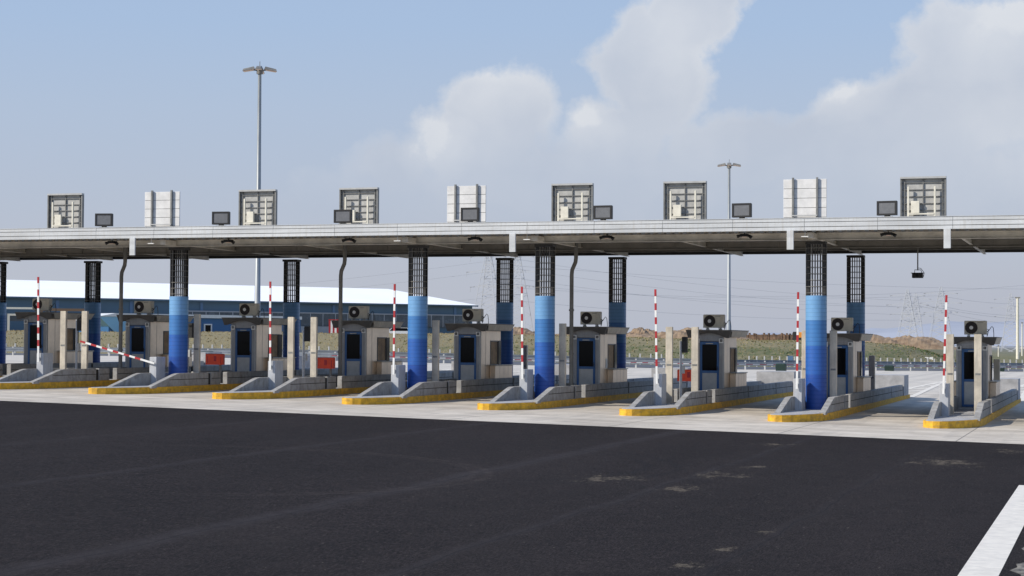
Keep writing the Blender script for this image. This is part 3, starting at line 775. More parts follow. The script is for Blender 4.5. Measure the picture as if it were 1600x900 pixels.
for k in range(9):
    if k in (1, 4, 7): o = copy_tree(pw) if uw else pw; uw = True
    else: o = copy_tree(pl) if ul else pl; ul = True
    o.location = (-50.41 + S * k + (.12 if k in (1, 4, 7) else -.03), 84.7, 7.45 + .285)
    o.scale = (1, 1, .915)
    tag(o, SL[k], 'sign', 'lane signs seen from behind on the canopy roof')
def flood():
    r = empty('floodlight', (0, 0, 0))
    b = MB(); b.bev(-.365, .365, .02, .16, .04, .56, .02); b.box(-.1, .1, .05, .13, 0, .04); h = b.build('housing', M['blackgloss'], r)
    b = MB()
    for x0, x1, z0, z1 in ((-.365, .365, .04, .10), (-.365, .365, .50, .56), (-.365, -.30, .101, .499), (.30, .365, .101, .499)): b.box(x0, x1, -.02, .018, z0, z1)
    b.build('front_frame', M['black'], r)
    b = MB(); b.box(-.30, .30, .0, .018, .10, .50)
    b.build('lens', M['floodglass'], r)
    b = MB(); b.box(-.06, .06, .04, .14, .0, .039); b.box(-.2, .2, .0, .2, -.015, -.001); b.build('bracket', M['pipe'], r)
    return r
pf = flood()
for i, k in enumerate(range(1, 8)):
    o = pf if i == 0 else copy_tree(pf)
    o.location = (tip(0) + .9 + S * (k + .525), 69.75, 7.725); o.rotation_euler = (0, 0, rad([10, 6, 2, -1, -4, -7, -9][i]))
    w = ['leftmost black framed floodlight on the canopy edge', 'black framed floodlight left of the lamp mast sign', 'black framed floodlight overlapping a lattice sign at its lower left',
         'black framed floodlight in front of a white panelled sign', 'black framed floodlight just right of a lattice sign, mid roof', 'black framed floodlight right of the distant lamp mast', 'rightmost black framed floodlight on the canopy edge'][i]
    tag(o, w, 'floodlight', 'black floodlights on the canopy edge')
def downlight():
    r = empty('downlight', (0, 0, 0))
    b = MB(); b.bev(-.16, .16, -.12, .2, -.14, -.04, .02); b.tube([(-.16, .0, -.1), (-.28, -.02, -.14)], [.05, .07], 10); b.tube([(.16, .0, -.1), (.27, -.03, -.17)], [.05, .07], 10); b.build('housing', M['black'], r)
    b = MB(); b.box(-.02, .02, .02, .06, -.04, .03); b.build('hanger', M['pipe'], r)
    b = MB(); b.box(-.07, .09, -.08, .1, -.165, -.141); b.build('lens', M['lens_glint'], r)
    return r
pd = downlight()
for i in range(7):
    o = pd if i == 0 else copy_tree(pd)
    o.location = (tip(0) + .9 + S * (i + 1.52), 70.5, 7.23)
    tag(o, 'small black twin lamp hung under the canopy edge, %s from the left' % ['first', 'second', 'third', 'fourth', 'fifth', 'sixth', 'seventh'][i], 'lamp', 'black lamps under the canopy edge')
def sensor():
    r = empty('hanging_sensor', (0, 0, 0))
    b = MB(); b.tube([(0, 0, -.20), (0, 0, .0)], .014, 6); b.build('rod', M['white'], r)
    b = MB(); b.bev(-.15, .13, -.05, .05, -.23, -.2, .01); b.build('sensor_bar', M['white'], r); return r
pt = sensor()
for i, (idx, w) in enumerate(((1.94, 'third island'), (3.97, 'fifth island'), (4.97, 'sixth island'), (6.98, 'eighth island'))):
    o = pt if i == 0 else copy_tree(pt)
    o.location = (tip(0) + .9 + S * idx - .08, 69.9, 7.25)
    tag(o, 'small white T shaped sensor under the canopy edge over the ' + w, 'sensor', 'white hanging sensors')
def camera_unit(loc, rod, label):
    r = empty('hanging_camera', loc, label, 'camera', 'cameras hung from the canopy')
    b = MB(); b.tube([(0, 0, -rod), (0, 0, 0)], .025, 8); b.box(-.06, .06, -.06, .06, -.02, 0); b.build('rod', M['pipe'], r)
    b = MB(); b.bev(-.20, .20, -.28, .2, -rod - .30, -rod - .12, .02); b.box(-.24, .24, -.32, .22, -rod - .12, -rod - .10); b.build('camera_body', M['black'], r)
    b = MB(); b.tube([(-.12, 0, -rod - .1), (-.12, 0, -rod + .02), (.12, 0, -rod + .02), (.16, 0, -rod - .1)], .015, 6); b.tube([(.0, .02, -rod + .1), (.12, .02, -rod + .08), (.25, .02, -rod - .1), (.22, .05, -rod - .25)], .012, 6); b.build('bracket', M['black'], r)
    b = MB(); b.tube([(0, -.3, -rod - .21), (0, -.27, -rod - .21)], .05, 12); b.build('lens', M['glass'], r)
    return r
camera_unit((-7.50, 76.9, 6.96), .92, 'black camera on a rod hanging below the canopy at the right')
camera_unit((-52.55, 80.6, 7.03), .12, 'black camera hung close under the canopy at the far left')

# ------------------------------------------------------------------ lamp masts
def mast(loc, h, r0, r1, label, s=1., rz=0):
    r = empty('lamp_mast', loc, label, 'lamp post')
    b = MB(); b.tube([(0, 0, 0), (0, 0, .4), (0, 0, .42), (0, 0, h)], [r0 * 1.25, r0 * 1.25, r0, r1], 16); b.build('pole', M['pole'], r)
    b = MB(); b.tube([(0, 0, h - .25), (0, 0, h + .1)], r1 * 1.9, 12); b.tube([(0, 0, h + .1), (0, 0, h + .5)], .02, 5)
    for i in range(4):
        a = rz + i * math.pi / 2; b.bar((0, 0, h - .05), (.8 * s * math.cos(a), .8 * s * math.sin(a), h + .04), .07, .07)
    b.build('crown', M['pipe'], r)
    for i in range(4):
        a = rz + i * math.pi / 2; c, sn = math.cos(a), math.sin(a)
        b = MB(); R_ = Matrix.Rotation(a, 3, 'Z') @ Matrix.Rotation(rad(9), 3, 'Y')
        v = [R_ @ Vector(p) for p in ((.28 * s, -.20, -.05), (1.02 * s, -.20, -.05), (1.02 * s, .20, -.05), (.28 * s, .20, -.05), (.33 * s, -.15, .12), (.97 * s, -.12, .07), (.97 * s, .12, .07), (.33 * s, .15, .12))]
        b.hexa([p + Vector((0, 0, h + .12)) for p in v]); l = b.build('luminaire', M['pipe'], r)
        b = MB(); v = [R_ @ Vector(p) for p in ((.40 * s, -.15, -.10), (.96 * s, -.15, -.10), (.96 * s, .15, -.10), (.40 * s, .15, -.10), (.33 * s, -.17, -.051), (1.0 * s, -.17, -.051), (1.0 * s, .17, -.051), (.33 * s, .17, -.051))]
        b.hexa([p + Vector((0, 0, h + .12)) for p in v]); b.build('lens', M['lens_glint'], l)
    return r
mast((-48.35, 103, G(-48.35, 103) - .1), 17.9, .19, .10, 'tall grey lamp mast at the left rising above the canopy', rz=.35)
mast((-31.35, 160, T(-31.35, 160)), 17.2, .19, .10, 'distant tall grey lamp mast at the right rising above the canopy', rz=.2)

# ------------------------------------------------------------------ warehouse and neighbours
wd = Vector((.62, .785, 0)).normalized(); wn = Vector((-.785, .62, 0)).normalized()
P2 = Vector((-112, 330, 0)); Lw = 190
wh = empty('warehouse', (-112, 330, 2.5), 'long blue warehouse with a white roof behind the left booths', 'warehouse')
wh.rotation_euler = (0, 0, math.atan2(wd.y, wd.x))    # local +x runs towards the right end
ev, rg = 9.77 - 2.5, 13.4 - 2.5
b = MB(); b.box(-Lw, 0, 0, 64, -2, ev); b.prismX([(0, ev), (64, ev), (32, rg - .15)], -.25, 0); b.build('wall', M['wh_blue'], wh)
b = MB(); b.add([(-Lw - .5, -.6, ev - .0), (.9, -.6, ev - .0), (.9, 32, rg), (-Lw - .5, 32, rg), (.9, 64.6, ev), (-Lw - .5, 64.6, ev)], [(0, 1, 2, 3), (3, 2, 4, 5)])
b.add([(-Lw - .5, -.6, ev - .25), (.9, -.6, ev - .25), (.9, -.6, ev), (-Lw - .5, -.6, ev)], [(0, 1, 2, 3)], 1)
b.add([(.9, -.6, ev - .3), (.9, 64.6, ev - .3), (.9, 32, rg - .3), (.9, -.6, ev), (.9, 64.6, ev), (.9, 32, rg)], [(0, 2, 5, 3), (2, 1, 4, 5)], 1)
b.build('roof', [M['wh_roof'], M['wh_blue']], wh)
for i in range(9):
    b = MB(); x = -4 - i * 12.5; b.box(x, x + .5, -.12, -.01, 0, ev - .4); b.build('downpipe', M['signblue'], wh)
b = MB(); b.box(-58, -.5, -.25, -.02, 3.2, 5.3); w_ = b.build('window_band', M['winstrip'], wh)
b = MB()
for i in range(24): x = -58 + i * 2.45; b.box(x, x + .14, -.32, -.251, 3.2, 5.3)
b.box(-58, -.5, -.32, -.255, 5.301, 5.5); b.build('mullion', M['greywall'], w_)
b = MB(); b.box(-46, -24, -.5, -.03, -.5, 3.1); b.build('grey_cladding', M['greywall'], wh)
b = MB(); b.tube([(-118, 12, ev + 1.4), (-118, 12, ev + 2.4)], .35, 8); b.tube([(-118, 12, ev + 2.3), (-118, 12.1, ev + 2.6)], .6, 8); b.build('roof_vent', M['sign_frame'], wh)

# helper to stand things at a given bearing and distance (metres), worked out from a survey of the view
cy_, sy_ = math.cos(.3065), math.sin(.3065)
def brg(px, Y): return Y * math.tan(math.atan((px - 800) / 2986.15) - .3065)
def elev(px, py, Y):
    f = 2986.15; cp, sp_ = math.cos(.0283), math.sin(.0283); w = Vector((-sy_ * cp, cy_ * cp, sp_)); r0 = Vector((cy_, sy_, 0)); u0 = r0.cross(w)
    c, s = math.cos(.0063), math.sin(.0063); r_ = c * r0 + s * u0; u_ = -s * r0 + c * u0
    d = w * f + r_ * (px - 800) + u_ * (450 - py); t = Y / d.y; return d.x * t, 3.1025 + d.z * t
# annex in front of the warehouse
ax0, az1 = elev(152, 491, 250); ax1, _ = elev(470, 498, 285)
an = empty('annex_building', (ax0, 250, 2.6), 'low blue annex with white roof edge and small square windows, behind the lowered boom', 'building')
an.rotation_euler = (0, 0, math.atan2(35, ax1 - ax0)); La = math.hypot(35, ax1 - ax0); ha = az1 - 2.6
M['annexwall'] = mat('blue annex wall', (.035, .13, .29), .5, noise=.06, nscale=.3)
b = MB(); b.box(2.0, La, 0, 12, -1.5, ha - .3); b.build('wall', M['annexwall'], an)
b = MB(); b.hexa([(0, -.3, ha - .3), (La, -.3, ha - .3), (La, 12.4, ha - .3), (0, 12.4, ha - .3), (3, -.3, ha + .2), (La, -.3, ha + .2), (La, 12.4, ha + .2), (3, 12.4, ha + .2)]); b.build('roof_edge', M['white'], an)
b = MB(); b.add([(.2, -.2, ha - .31), (13.5, -.2, ha - .31), (13.5, -.2, ha - 2.6), (3.0, -.2, ha - 2.6)], [(0, 3, 2, 1)]); b.add([(.2, -.2, ha - .31), (3.0, -.2, ha - 2.6), (3.0, 3, ha - 2.6), (.2, 3, ha - .31)], [(0, 3, 2, 1)]); b.build('light_panel', M['annex'], an)
for px in (301, 324, 356):
    X_ = brg(px, 268); Y_ = 250 + 35 * (X_ - ax0) / (ax1 - ax0); lx = math.hypot(X_ - ax0, Y_ - 250)
    fr_ = MB()
    for x0_, x1_, z0_, z1_ in ((-.75, .75, .62, .8), (-.75, .75, -.8, -.62), (-.75, -.57, -.619, .619), (.57, .75, -.619, .619)): fr_.box(lx + x0_, lx + x1_, -.2, -.01, ha - 2.0 + z0_, ha - 2.0 + z1_)
    w_ = fr_.build('window', M['white'], an)
    p_ = MB(); p_.box(lx - .57, lx + .57, -.08, -.005, ha - 2.62, ha - 1.38); p_.build('pane', M['glass'], w_)

def place(name, px, Y, label, cat, group=None, z=None):
    x = brg(px, Y); return empty(name, (x, Y, ground_z(x, Y) if z is None else z), label, cat, group, rz=.3065 - math.atan((px - 800) / 2986))
# cream portal building at far left behind the first booth
pb_ = place('portal_frame_building', 32, 215, 'cream and brown portal frame shelter behind the leftmost booth', 'shelter')
cz = elev(32, 480, 215)[1] - pb_.location.z
b = MB(); b.box(-2.2, 2.4, 0, .3, cz - .25, cz); b.box(-1.6, 1.7, -.9, -.6, cz - 1.1, cz - .85); b.box(1.35, 1.7, -.9, -.6, cz - 2.6, cz - 1.101); b.box(-1.6, -1.3, -.9, -.6, 0, cz - 1.101); b.build('cream_frame', M['cream'], pb_)
M['brownbeam'] = mat('brown beam', (.20, .13, .08), .7)
b = MB(); b.box(2.41, 9.0, 0, .3, cz - .45, cz - .1); b.box(2.5, 2.8, 0, .29, 0, cz - .451); b.box(8.6, 8.95, 0, .29, 0, cz - .451); b.box(-2.6, -2.2, .05, .3, 0, cz - .2); b.build('brown_beam', M['brownbeam'], pb_)
b = MB(); b.box(-1.29, 1.34, .4, .5, 1.4, cz - 1.0); b.box(2.9, 8.5, .4, .5, 1.4, cz - .8); b.build('glazing', M['winstrip'], pb_)
# striped container
ct = place('shipping_container', 519, 236, 'red and white striped container standing on end beside the drain pipe', 'container')
hz_ = elev(519, 500, 236)[1] - ct.location.z
b = MB()
for i in range(5): b.box(-.42 + i * .26, -.42 + (i + 1) * .26, 0, 1.8, 0, hz_, i % 2)
b.build('body', [M['red'], M['white']], ct); b = MB(); b.box(-.46, .92, -.04, 1.84, hz_, hz_ + .1); b.build('lid', M['red'], ct)
# parked white car by the warehouse
cr_ = place('parked_car', 628, 262, 'white car parked in front of the blue warehouse', 'car'); cr_.location.z = elev(628, 528, 262)[1] + .0
b = MB(); b.prismY([(-2.1, .35), (2.1, .35), (2.1, .95), (1.4, 1.0), (.8, 1.5), (-1.4, 1.5), (-2.05, 1.0)], -.85, .85); b.build('body', M['carwhite'], cr_)
for x_ in (-1.35, 1.35):
    for y_ in (-.87, .67): b = MB(); b.tube([(x_, y_, .33), (x_, y_ + .2, .33)], .33, 14); b.build('wheel', M['rubber'], cr_)
b = MB(); b.prismY([(-1.75, 1.02), (1.2, 1.02), (.75, 1.44), (-1.35, 1.44)], -.856, -.851); b.build('side_window', M['glass'], cr_)

# earth heaps on the bank crest (px centre, half width m, Y, top py)
def heap(px, Y, hw, toppy, label, seed, dp=4.):
    hw *= 1.45
    R = random.Random(seed); x0 = brg(px, Y); zt = elev(px, toppy, Y)[1]; zb = ground_z(x0, Y) - .7; h = zt - zb
    b = MB(); nx, ny = 44, 12
    ph = [R.uniform(0, 6.28) for _ in range(8)]
    for j in range(ny + 1):
        for i in range(nx + 1):
            u = -1 + 2 * i / nx; v = -1 + 2 * j / ny
            e = max(0, 1 - abs(u) ** 2.2) ** .7 * max(0, 1 - v * v) ** .8
            rf = 1 + .14 * math.sin(u * 7 + ph[0]) + .09 * math.sin(u * 15 + v * 4 + ph[1]) + .07 * math.sin(u * 33 + v * 9 + ph[2]) + R.uniform(-.06, .06)
            b.v.append((u * hw, v * dp, h * e * rf * .92))
    for j in range(ny):
        for i in range(nx): a = j * (nx + 1) + i; b.f.append((a, a + 1, a + nx + 2, a + nx + 1)); b.m.append(0); b.sm.append(False)
    o = b.build('earth_heap', M['earth'], loc=(x0, Y, zb)); o.rotation_euler = (0, 0, .2)
    tag(o, label, 'earth heap', 'heaps of dug earth on the bank'); return o
heap(800, 245, 5.2, 513, 'brown earth heap behind the two middle blue columns', 1)
heap(757, 238, 2.6, 523, 'small brown earth heap left of the middle columns', 2)
heap(1003, 240, 3.6, 514, 'brown earth heap just right of the sixth booth', 3)
heap(1075, 236, 6.2, 515, 'long pale brown earth heap behind the tall bright post', 4)
heap(1385, 240, 6.0, 523, 'brown earth heap on the bank between the two right booths', 5)
heap(1300, 244, 4, 524, 'low brown earth heap behind the eighth booth', 6)
heap(1160, 243, 9.5, 524, 'long low earth heap behind the rubble wall', 9)
heap(1030, 239, 5.5, 521, 'low earth heap between two taller ones behind the tall bright post', 10)
heap(890, 240, 3.6, 520, 'pale earth heap beside the drain pipe right of the middle', 8)
# rubble wall on the crest
x0, z0 = elev(1110, 521, 238); x1, _ = elev(1243, 524, 238)
o = MB(); R = random.Random(11); n = 60
for i in range(n):
    xa = -1.5 + (x1 - x0 + 1.5) * i / n; xb = xa + (x1 - x0 + 1.5) / n - .02; t = .55 + R.uniform(-.10, .16)
    o.box(xa, xb, R.uniform(-.1, .05), .6, -.9, t - .15)
w_ = o.build('rubble_wall', M['stonewall'], loc=(x0, 238, z0 - .45)); tag(w_, 'rough brown rubble wall along the bank crest left of the big right column', 'wall')
# orange digger
dg = empty('excavator', (elev(1249, 530, 236)[0], 236, ground_z(elev(1249, 530, 236)[0], 236)), 'small orange digger on the bank crest left of the big right column', 'digger')
ddz = elev(1249, 519, 236)[1] - dg.location.z
b = MB(); b.bev(.0, .75, -.5, .5, ddz - .95, ddz, .06); b.build('body', M['orange'], dg)
b = MB(); b.bev(-.75, -.05, -.45, .45, ddz - 1.0, ddz + .05, .05); b.build('cab', M['black'], dg)
b = MB(); b.bev(-.8, .8, -.6, .6, 0, max(.3, ddz - 1.0), .05); b.build('tracks', M['rubber'], dg)
b = MB(); b.bar((.5, -.6, ddz - .5), (1.6, -.6, ddz + .1), .14, .18); b.bar((1.6, -.6, ddz + .1), (1.9, -.6, ddz - .8), .12, .14); b.build('digging_arm', M['orange'], dg)

# ------------------------------------------------------------------ guardrails along the crossing road
def guardrail(dy, x0, x1, label, step=.95, h=.62, posts_up=.34):
    r = empty('guardrail', (x0, roadY(x0) + dy, T(x0, roadY(x0) + dy)), label, 'guardrail', 'guardrails along the crossing road')
    O_ = r.location; pts = []
    x = x0
    while x < x1:
        y = roadY(x) + dy; pts.append(Vector((x, y, T(x, y))) - O_); y2 = roadY(x + .1) + dy; d = math.hypot(.1, y2 - y) / .1; x += step / d
    b = MB()
    for p, q_ in zip(pts, pts[1:]):
        for z0_, z1_ in ((h - .30, h - .18), (h - .13, h)):
            b.add([(p.x, p.y, p.z + z0_), (q_.x, q_.y, q_.z + z0_), (q_.x, q_.y - .03, q_.z + z1_), (p.x, p.y - .03, p.z + z1_)], [(0, 1, 2, 3)])
        b.add([(p.x, p.y + .03, p.z + h - .18), (q_.x, q_.y + .03, q_.z + h - .18), (q_.x, q_.y + .03, q_.z + h - .13), (p.x, p.y + .03, p.z + h - .13)], [(0, 1, 2, 3)])
    b.build('rail', M['rail'], r)
    b = MB()
    for p in pts: b.box(p.x - .06, p.x + .06, p.y + .05, p.y + .17, p.z - .1, p.z + h + posts_up)
    o = b.build('posts', M['railpost'], r); tag(o, kind='stuff')
guardrail(10, -150, 22, 'far grey guardrail with pale posts at the foot of the grassy bank')
guardrail(-9.2, -150, 16, 'near grey guardrail along the plaza side of the crossing road', 2.2, .62, .10)
b = MB(); x = -60.
st_o = (-60., roadY(-60) - 10.2, T(-60, roadY(-60) - 10.2)); i = 0
while x < 10:
    y = roadY(x) - 10.2; x2 = x + .45; y2 = roadY(x2) - 10.2; z = T(x, y) + .42
    b.add([(x - st_o[0], y - st_o[1], z - st_o[2]), (x2 - st_o[0], y2 - st_o[1], z - st_o[2]), (x2 - st_o[0], y2 - st_o[1], z + .035 - st_o[2]), (x - st_o[0], y - st_o[1], z + .035 - st_o[2])], [(0, 1, 2, 3)], i % 2)
    x = x2; i += 1
o = b.build('warning_tape', [M['red'], M['white']], loc=st_o); tag(o, 'red and white warning tape strung along the near guardrail', 'tape')
for i, px in enumerate((325, 1221, 1390, 1563)):
    Y = (128, 148, 166, 180)[i]; x = brg(px, Y); z = T(x, Y)
    r = empty('sand_bin', (x, Y, z), ['dark green bin behind the orange red box on the left', 'dark green bin at the guardrail left of the big right column', 'dark green bin at the guardrail between the two right booths', 'dark green bin half hidden behind the rightmost booth'][i], 'bin', 'dark green bins by the guardrail')
    s = .36
    zt = elev(px, [549, 568, 571, 573][i], Y)[1] - z
    b = MB(); b.hexa([(-s, -.3, 0), (s, -.3, 0), (s, .3, 0), (-s, .3, 0), (-s * 1.1, -.35, zt - .15), (s * 1.1, -.35, zt - .15), (s * 1.1, .35, zt - .15), (-s * 1.1, .35, zt - .15)]); b.build('body', M['green'], r)
    b = MB(); b.bev(-s * 1.05, s * 1.05, -.36, .36, zt - .149, zt, .05); b.build('lid', M['green'], r)
# small signs
r = place('road_sign', 1235, 176, 'small blue road sign on a post at the foot of the bank', 'sign')
zt = elev(1235, 556, 176)[1] - r.location.z
b = MB(); b.tube([(0, 0, 0), (0, 0, zt)], .05, 6); b.build('post', M['railpost'], r); b = MB(); b.box(-.28, .28, -.09, -.055, zt - .75, zt); b.build('plate', M['signblue'], r)
r = place('marker_board', 1452, 214, 'small white board on the grassy bank left of the rightmost booth', 'sign')
zt = elev(1452, 558, 214)[1] - r.location.z
b = MB(); b.box(-.45, -.06, -.05, 0, zt - .42, zt); b.box(.02, .42, -.05, 0, zt - .42, zt); b.build('plate', M['white'], r); b = MB(); b.box(-.3, -.22, .01, .06, -.2, zt); b.box(.2, .28, .01, .06, -.2, zt); b.build('leg', M['railpost'], r)
r = empty('traffic_cone', (brg(937, 118), 118, T(brg(937, 118), 118)), 'small orange cone on the concrete behind the sixth booth', 'cone')
b = MB(); b.tube([(0, 0, .04), (0, 0, .75)], [.17, .03], 12); b.build('cone', M['redbox'], r); b = MB(); b.box(-.24, .24, -.24, .24, 0, .04); b.build('base', M['rubber'], r)

# ------------------------------------------------------------------ pylons, poles, wires
def pylon(px, toppy, Y, label, base_w=7., th=.15, arms=(.62, .76, .90), aw=5.5):
    x, zt = elev(px, toppy, Y); zb = 0.; H = zt - zb
    r = empty('electricity_pylon', (x, Y, zb), label, 'pylon', 'lattice pylons on the horizon'); b = MB()
    def wid(t): return base_w * (1 - t) ** 1.0 * .5 * (1 if t < .55 else 1) + .45 * t if t < .55 else (base_w * .45 * .5 + .2475) * (1 - (t - .55) / .45) + .25 * (t - .55) / .45
    lv = [0, .13, .25, .36, .46, .55, .63, .7, .77, .83, .89, .95, 1]
    for a, c in zip(lv, lv[1:]):
        wa, wc = wid(a), wid(c); za, zc = a * H, c * H
        C4 = [(-1, -1), (1, -1), (1, 1), (-1, 1)]
        for i in range(4):
            (sx, sy), (tx, ty) = C4[i], C4[(i + 1) % 4]
            b.bar((sx * wa, sy * wa, za), (sx * wc, sy * wc, zc), th)
            if i in (0, 2):
                b.bar((sx * wa, sy * wa, za), (tx * wc, ty * wc, zc), th * .7); b.bar((tx * wa, ty * wa, za), (sx * wc, sy * wc, zc), th * .7); b.bar((sx * wc, sy * wc, zc), (tx * wc, ty * wc, zc), th * .7)
    b.build('tower', M['pylon'], r)
    for t in arms:
        b = MB(); w = aw * (1.1 if t == arms[1] else .9)
        for sx in (-1, 1): b.bar((0, 0, t * H + .7), (sx * w, 0, t * H), th * .8); b.bar((0, 0, t * H), (sx * w, 0, t * H), th * .8); b.bar((sx * w, 0, t * H), (sx * w, 0, t * H - 1.2), th * .6)
        b.build('cross_arm', M['pylon'], r)
    return r
PY = [pylon(763, 385, 480, 'tall lattice pylon left of the middle back column', 9), pylon(808, 385, 500, 'tall lattice pylon right of the middle back column', 9),
      pylon(1418, 452, 560, 'left lattice pylon of the close pair beyond the grassy bank', 7.), pylon(1431, 458, 640, 'right lattice pylon of the close pair beyond the grassy bank', 6.),
      pylon(1470, 448, 580, 'lattice pylon behind the raised boom of the rightmost barrier', 8), pylon(1579, 458, 620, 'lattice pylon beside the white pole at the far right', 6)]
def simple_pole(px, toppy, Y, rr, label):
    x, zt = elev(px, toppy, Y); r = empty('pole', (x, Y, .3), label, 'pole')
    b = MB(); b.tube([(0, 0, 0), (0, 0, zt - .3)], [rr, rr * .7], 10); b.build('shaft', M['cream'], r); b = MB(); b.box(-rr * 1.4, rr * 1.4, -.2, .2, zt - .3, zt - .1); b.build('cap', M['pipe'], r)
simple_pole(1590, 466, 330, .30, 'thick pale pole at the far right edge')
simple_pole(1597, 505, 420, .16, 'thin pale pole at the right edge beside the thick one')
for i, (px, py) in enumerate(((1560, 541), (1535, 545), (1508, 536))): simple_pole(px, py, 380 + 20 * i, .12, ['distant thin pole right of the rightmost booth', 'distant short pole just right of the rightmost booth', 'distant thin pole left behind the rightmost booth'][i])
R = random.Random(21); wi = 0
def wire(p, q_, sag, r_=.028):
    p = Vector(p); q_ = Vector(q_); n = 16; o = p.copy(); pts = []
    for i in range(n + 1): t = i / n; c = p + (q_ - p) * t; c.z -= 4 * sag * t * (1 - t); pts.append(c - o)
    b = MB(); b.tube(pts, r_, 4); w = b.build('power_line', M['wire'], loc=o)
    tag(w, 'thin overhead power line strung between distant pylons', 'power line', 'power lines across the sky behind the canopy')
for (pa_, ya, Ya), (pb2, yb, Yb) in [(((-60), 482 - 0, 420), (763, 408, 480)), ((-60, 492, 430), (763, 425, 480)), ((808, 405, 500), (1418, 470, 560)), ((808, 420, 500), (1418, 480, 560)), ((808, 435, 500), (1418, 492, 560)),
        ((763, 412, 480), (1660, 452, 620)), ((808, 450, 500), (1470, 462, 580)), ((763, 440, 480), (1470, 480, 580)), ((1100, 462, 520), (1660, 440, 600)), ((1418, 470, 560), (1660, 500, 620)), ((1431, 476, 600), (1660, 512, 640)), ((1470, 462, 580), (1660, 470, 620)), ((1470, 478, 580), (1660, 490, 620)), ((-60, 520, 420), (808, 460, 500)), ((808, 470, 500), (1431, 500, 640))]:
    xa, za = elev(pa_, ya, Ya); xb, zb = elev(pb2, yb, Yb); wire((xa, Ya, za), (xb, Yb, zb), 1.6)
# hazy town at the foot of the mountain
for i in range(16):
    px = 1488 + i * 8 + R.uniform(-3, 3); Y = R.uniform(1000, 1400); x, z = elev(px, R.uniform(541, 546), Y); w = R.uniform(2.5, 7)
    b = MB(); b.box(-w, w, 0, 10, 0, z + 1); b.box(-w * .9, w * .9, .5, 9.5, z + 1.01, z + 1.4, 1); o = b.build('distant_house', [M['farwhite'], M['sign_panel']], loc=(x, Y, -1))
    tag(o, 'tiny pale building in the hazy town at the right horizon', 'building', 'tiny pale buildings at the right horizon')

# ------------------------------------------------------------------ sky and sun
SUN_EL = rad(34.5); SUN_AZ = rad(50)        # light travels towards (+sin az, +cos az)
w = bpy.data.worlds.new('World'); sc.world = w; w.use_nodes = True
q = NB(w.node_tree); bg = q.N['Background']
sky = q.N.new('ShaderNodeTexSky'); sky.sky_type = 'NISHITA'; sky.sun_disc = False; sky.sun_elevation = SUN_EL
sky.sun_rotation = math.pi + SUN_AZ; sky.dust_density = 2.0; sky.air_density = 1.0; sky.ozone_density = 1.0
dirv = q.N.new('ShaderNodeTexCoord').outputs['Generated']
dx, dy, dz = q.sep(dirv)[:3]
az = q.math('ARCTAN2', dx, dy); el = q.math('ARCSINE', dz)
uv = q.comb(az, el, 0.)
wn1 = q.noise(uv, 20, 6, .6); wn2 = q.noise(q.map(uv, loc=(5, 3, 0)), 20, 6, .6)
wu = q.math('ADD', az, q.math('MULTIPLY', q.math('SUBTRACT', wn1, .5), .034)); wv = q.math('ADD', el, q.math('MULTIPLY', q.math('SUBTRACT', wn2, .5), .028))
wuv = q.comb(wu, wv, 0.)
def px2(px, py): return math.atan((px - 800) / 2986.15) - .3065, .0283 + (450 - py) / 2986.15 + .0063 * (px - 800) / 2986.15
def blob(px, py, rx, ry, rot=0.):
    u, v = px2(px, py); sx, sy = 2986.15 / rx, 2986.15 / ry
    g = q.N.new('ShaderNodeTexGradient'); g.gradient_type = 'SPHERICAL'
    n1 = q.map(wuv, loc=(-u, -v, 0)); n2 = q.map(n1, rot=(0, 0, rot)); n3 = q.map(n2, scale=(sx, sy, 1)); q.L.new(n3, g.inputs[0]); return g.outputs['Fac']
def union(bl):
    r = None
    for t in bl: g = blob(*t); r = g if r is None else q.math('MAXIMUM', r, g)
    return r
mass = union([(775, 190, 125, 130), (725, 240, 120, 110), (1015, 120, 120, 160, -.45), (1090, 20, 120, 90, -.6), (960, 215, 130, 100), (1150, 250, 190, 100), (1560, 130, 220, 170), (1430, 210, 220, 140), (1330, 240, 200, 90), (620, 270, 130, 80), (880, 290, 500, 110), (1400, 300, 500, 120)])
fb = q.noise(uv, 30, 10, .58)
soft = q.noise(q.map(uv, loc=(2, 7, 0)), 13, 4, .5)
m2 = q.math('ADD', mass, q.math('MULTIPLY', q.math('SUBTRACT', fb, .5), .76))
wdt = q.mr(el, .055, .14, .5, .16, True)
dens = q.math('DIVIDE', q.math('SUBTRACT', m2, .19), wdt, None, True)
# general cloud veil elsewhere in the sky
gen = q.mr(q.noise(q.map(dirv, scale=(1, 1, 2.5)), 2.2, 8, .6), .52, .72, 0, .75, True)
outside = q.mr(q.math('ABSOLUTE', q.math('ADD', az, .3065)), .34, .5, 0, 1, True); up = q.mr(el, .2, .32, 0, 1, True)
gen = q.math('MULTIPLY', gen, q.math('MAXIMUM', outside, up))
K = 10.
def c10(r_, g_, b_):
    f = lambda s: ((s / 255 + .055) / 1.055) ** 2.4; return (f(r_) * K, f(g_) * K, f(b_) * K, 1)
hz1 = q.mr(el, .015, .165, 0, 1)
base = q.mix(hz1, c10(190, 194, 206), c10(174, 196, 225))
base = q.mix(q.mr(el, .12, .7, 0, .85), base, c10(105, 150, 215))
base = q.mix(.08, base, sky.outputs['Color'])
hzr = q.mix(q.mr(az, -.5, -.1, 0, 1), c10(187, 193, 206), c10(178, 183, 197))
base = q.mix(q.mr(el, .055, .0, .0, .8, True), base, hzr)
rim = q.math('MULTIPLY', q.mr(m2, .24, .50, 1, 0, True), q.mr(el, .05, .11, 0, 1, True))
top = union([(770, 120, 120, 80), (1040, 50, 170, 110), (900, 190, 70, 50), (1320, 150, 90, 60), (1560, 70, 190, 120), (680, 225, 60, 80), (1560, 230, 260, 120)])
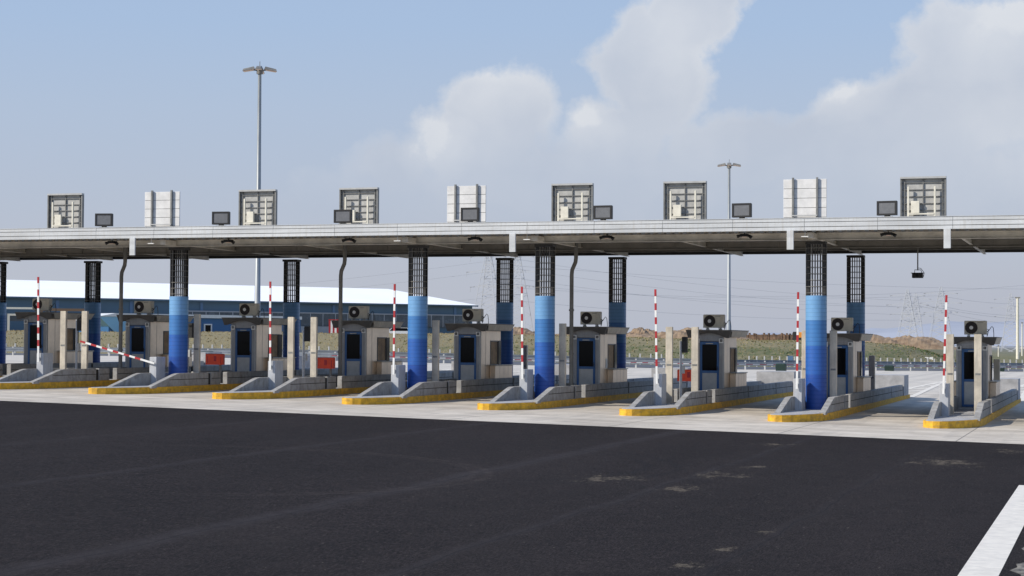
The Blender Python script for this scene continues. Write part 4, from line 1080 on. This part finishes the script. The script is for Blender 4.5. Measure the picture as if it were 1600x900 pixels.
shade = q.math('ADD', q.math('ADD', q.math('MULTIPLY', rim, .35), q.math('MULTIPLY', top, .55)), q.mr(soft, .35, .65, -.05, .3))
shade = q.math('ADD', shade, q.math('MULTIPLY', q.math('SUBTRACT', fb, .5), .5))
ccol = q.mix(q.mr(shade, .0, .9), c10(192, 199, 212), c10(224, 226, 230))
puff = union([(668, 215, 34, 60), (905, 180, 48, 30), (1312, 140, 46, 34), (1590, 40, 110, 60), (770, 105, 50, 24)])
puff = q.math('MULTIPLY', q.mr(q.math('ADD', puff, q.math('MULTIPLY', q.math('SUBTRACT', fb, .5), 1.6)), .30, .70, 0, .55, True), dens)
ccol = q.mix(puff, ccol, c10(236, 236, 236))
fade = q.mr(el, .045, .13, .20, .80, True)
colr = q.mix(q.math('MULTIPLY', dens, fade), base, ccol)
colr = q.mix(gen, colr, c10(212, 216, 224))
below = q.mr(el, -.004, -.02, 0, 1); colr = q.mix(below, colr, c10(120, 118, 116))
q.L.new(colr, bg.inputs['Color']); bg.inputs['Strength'].default_value = .1

sl = bpy.data.lights.new('Sun', 'SUN'); sl.energy = 4.5; sl.angle = rad(.55); sl.color = (1., .93, .82)
so = bpy.data.objects.new('Sun', sl); COL.objects.link(so)
d = Vector((math.sin(SUN_AZ) * math.cos(SUN_EL), math.cos(SUN_AZ) * math.cos(SUN_EL), -math.sin(SUN_EL)))
so.rotation_euler = d.to_track_quat('-Z', 'Y').to_euler(); so.location = (-60, 20, 40)

# ------------------------------------------------------------------ camera
yaw, pitch, roll = .3065, .0283, .0063
wv_ = Vector((-math.sin(yaw) * math.cos(pitch), math.cos(yaw) * math.cos(pitch), math.sin(pitch)))
r0 = Vector((math.cos(yaw), math.sin(yaw), 0)); u0 = r0.cross(wv_)
r1 = math.cos(roll) * r0 + math.sin(roll) * u0; u1 = -math.sin(roll) * r0 + math.cos(roll) * u0
cam = bpy.data.cameras.new('Camera'); co = bpy.data.objects.new('Camera', cam); COL.objects.link(co)
co.matrix_world = Matrix(((r1.x, u1.x, -wv_.x, 0), (r1.y, u1.y, -wv_.y, 0), (r1.z, u1.z, -wv_.z, 3.1025), (0, 0, 0, 1)))
cam.sensor_width = 36; cam.lens = 2986.15 / 1600 * 36; cam.clip_end = 12000; cam.clip_start = .5
sc.camera = co
sc.view_settings.view_transform = 'Standard'; sc.view_settings.look = 'None'; sc.view_settings.exposure = 0
sc.render.resolution_x = 1024; sc.render.resolution_y = 576
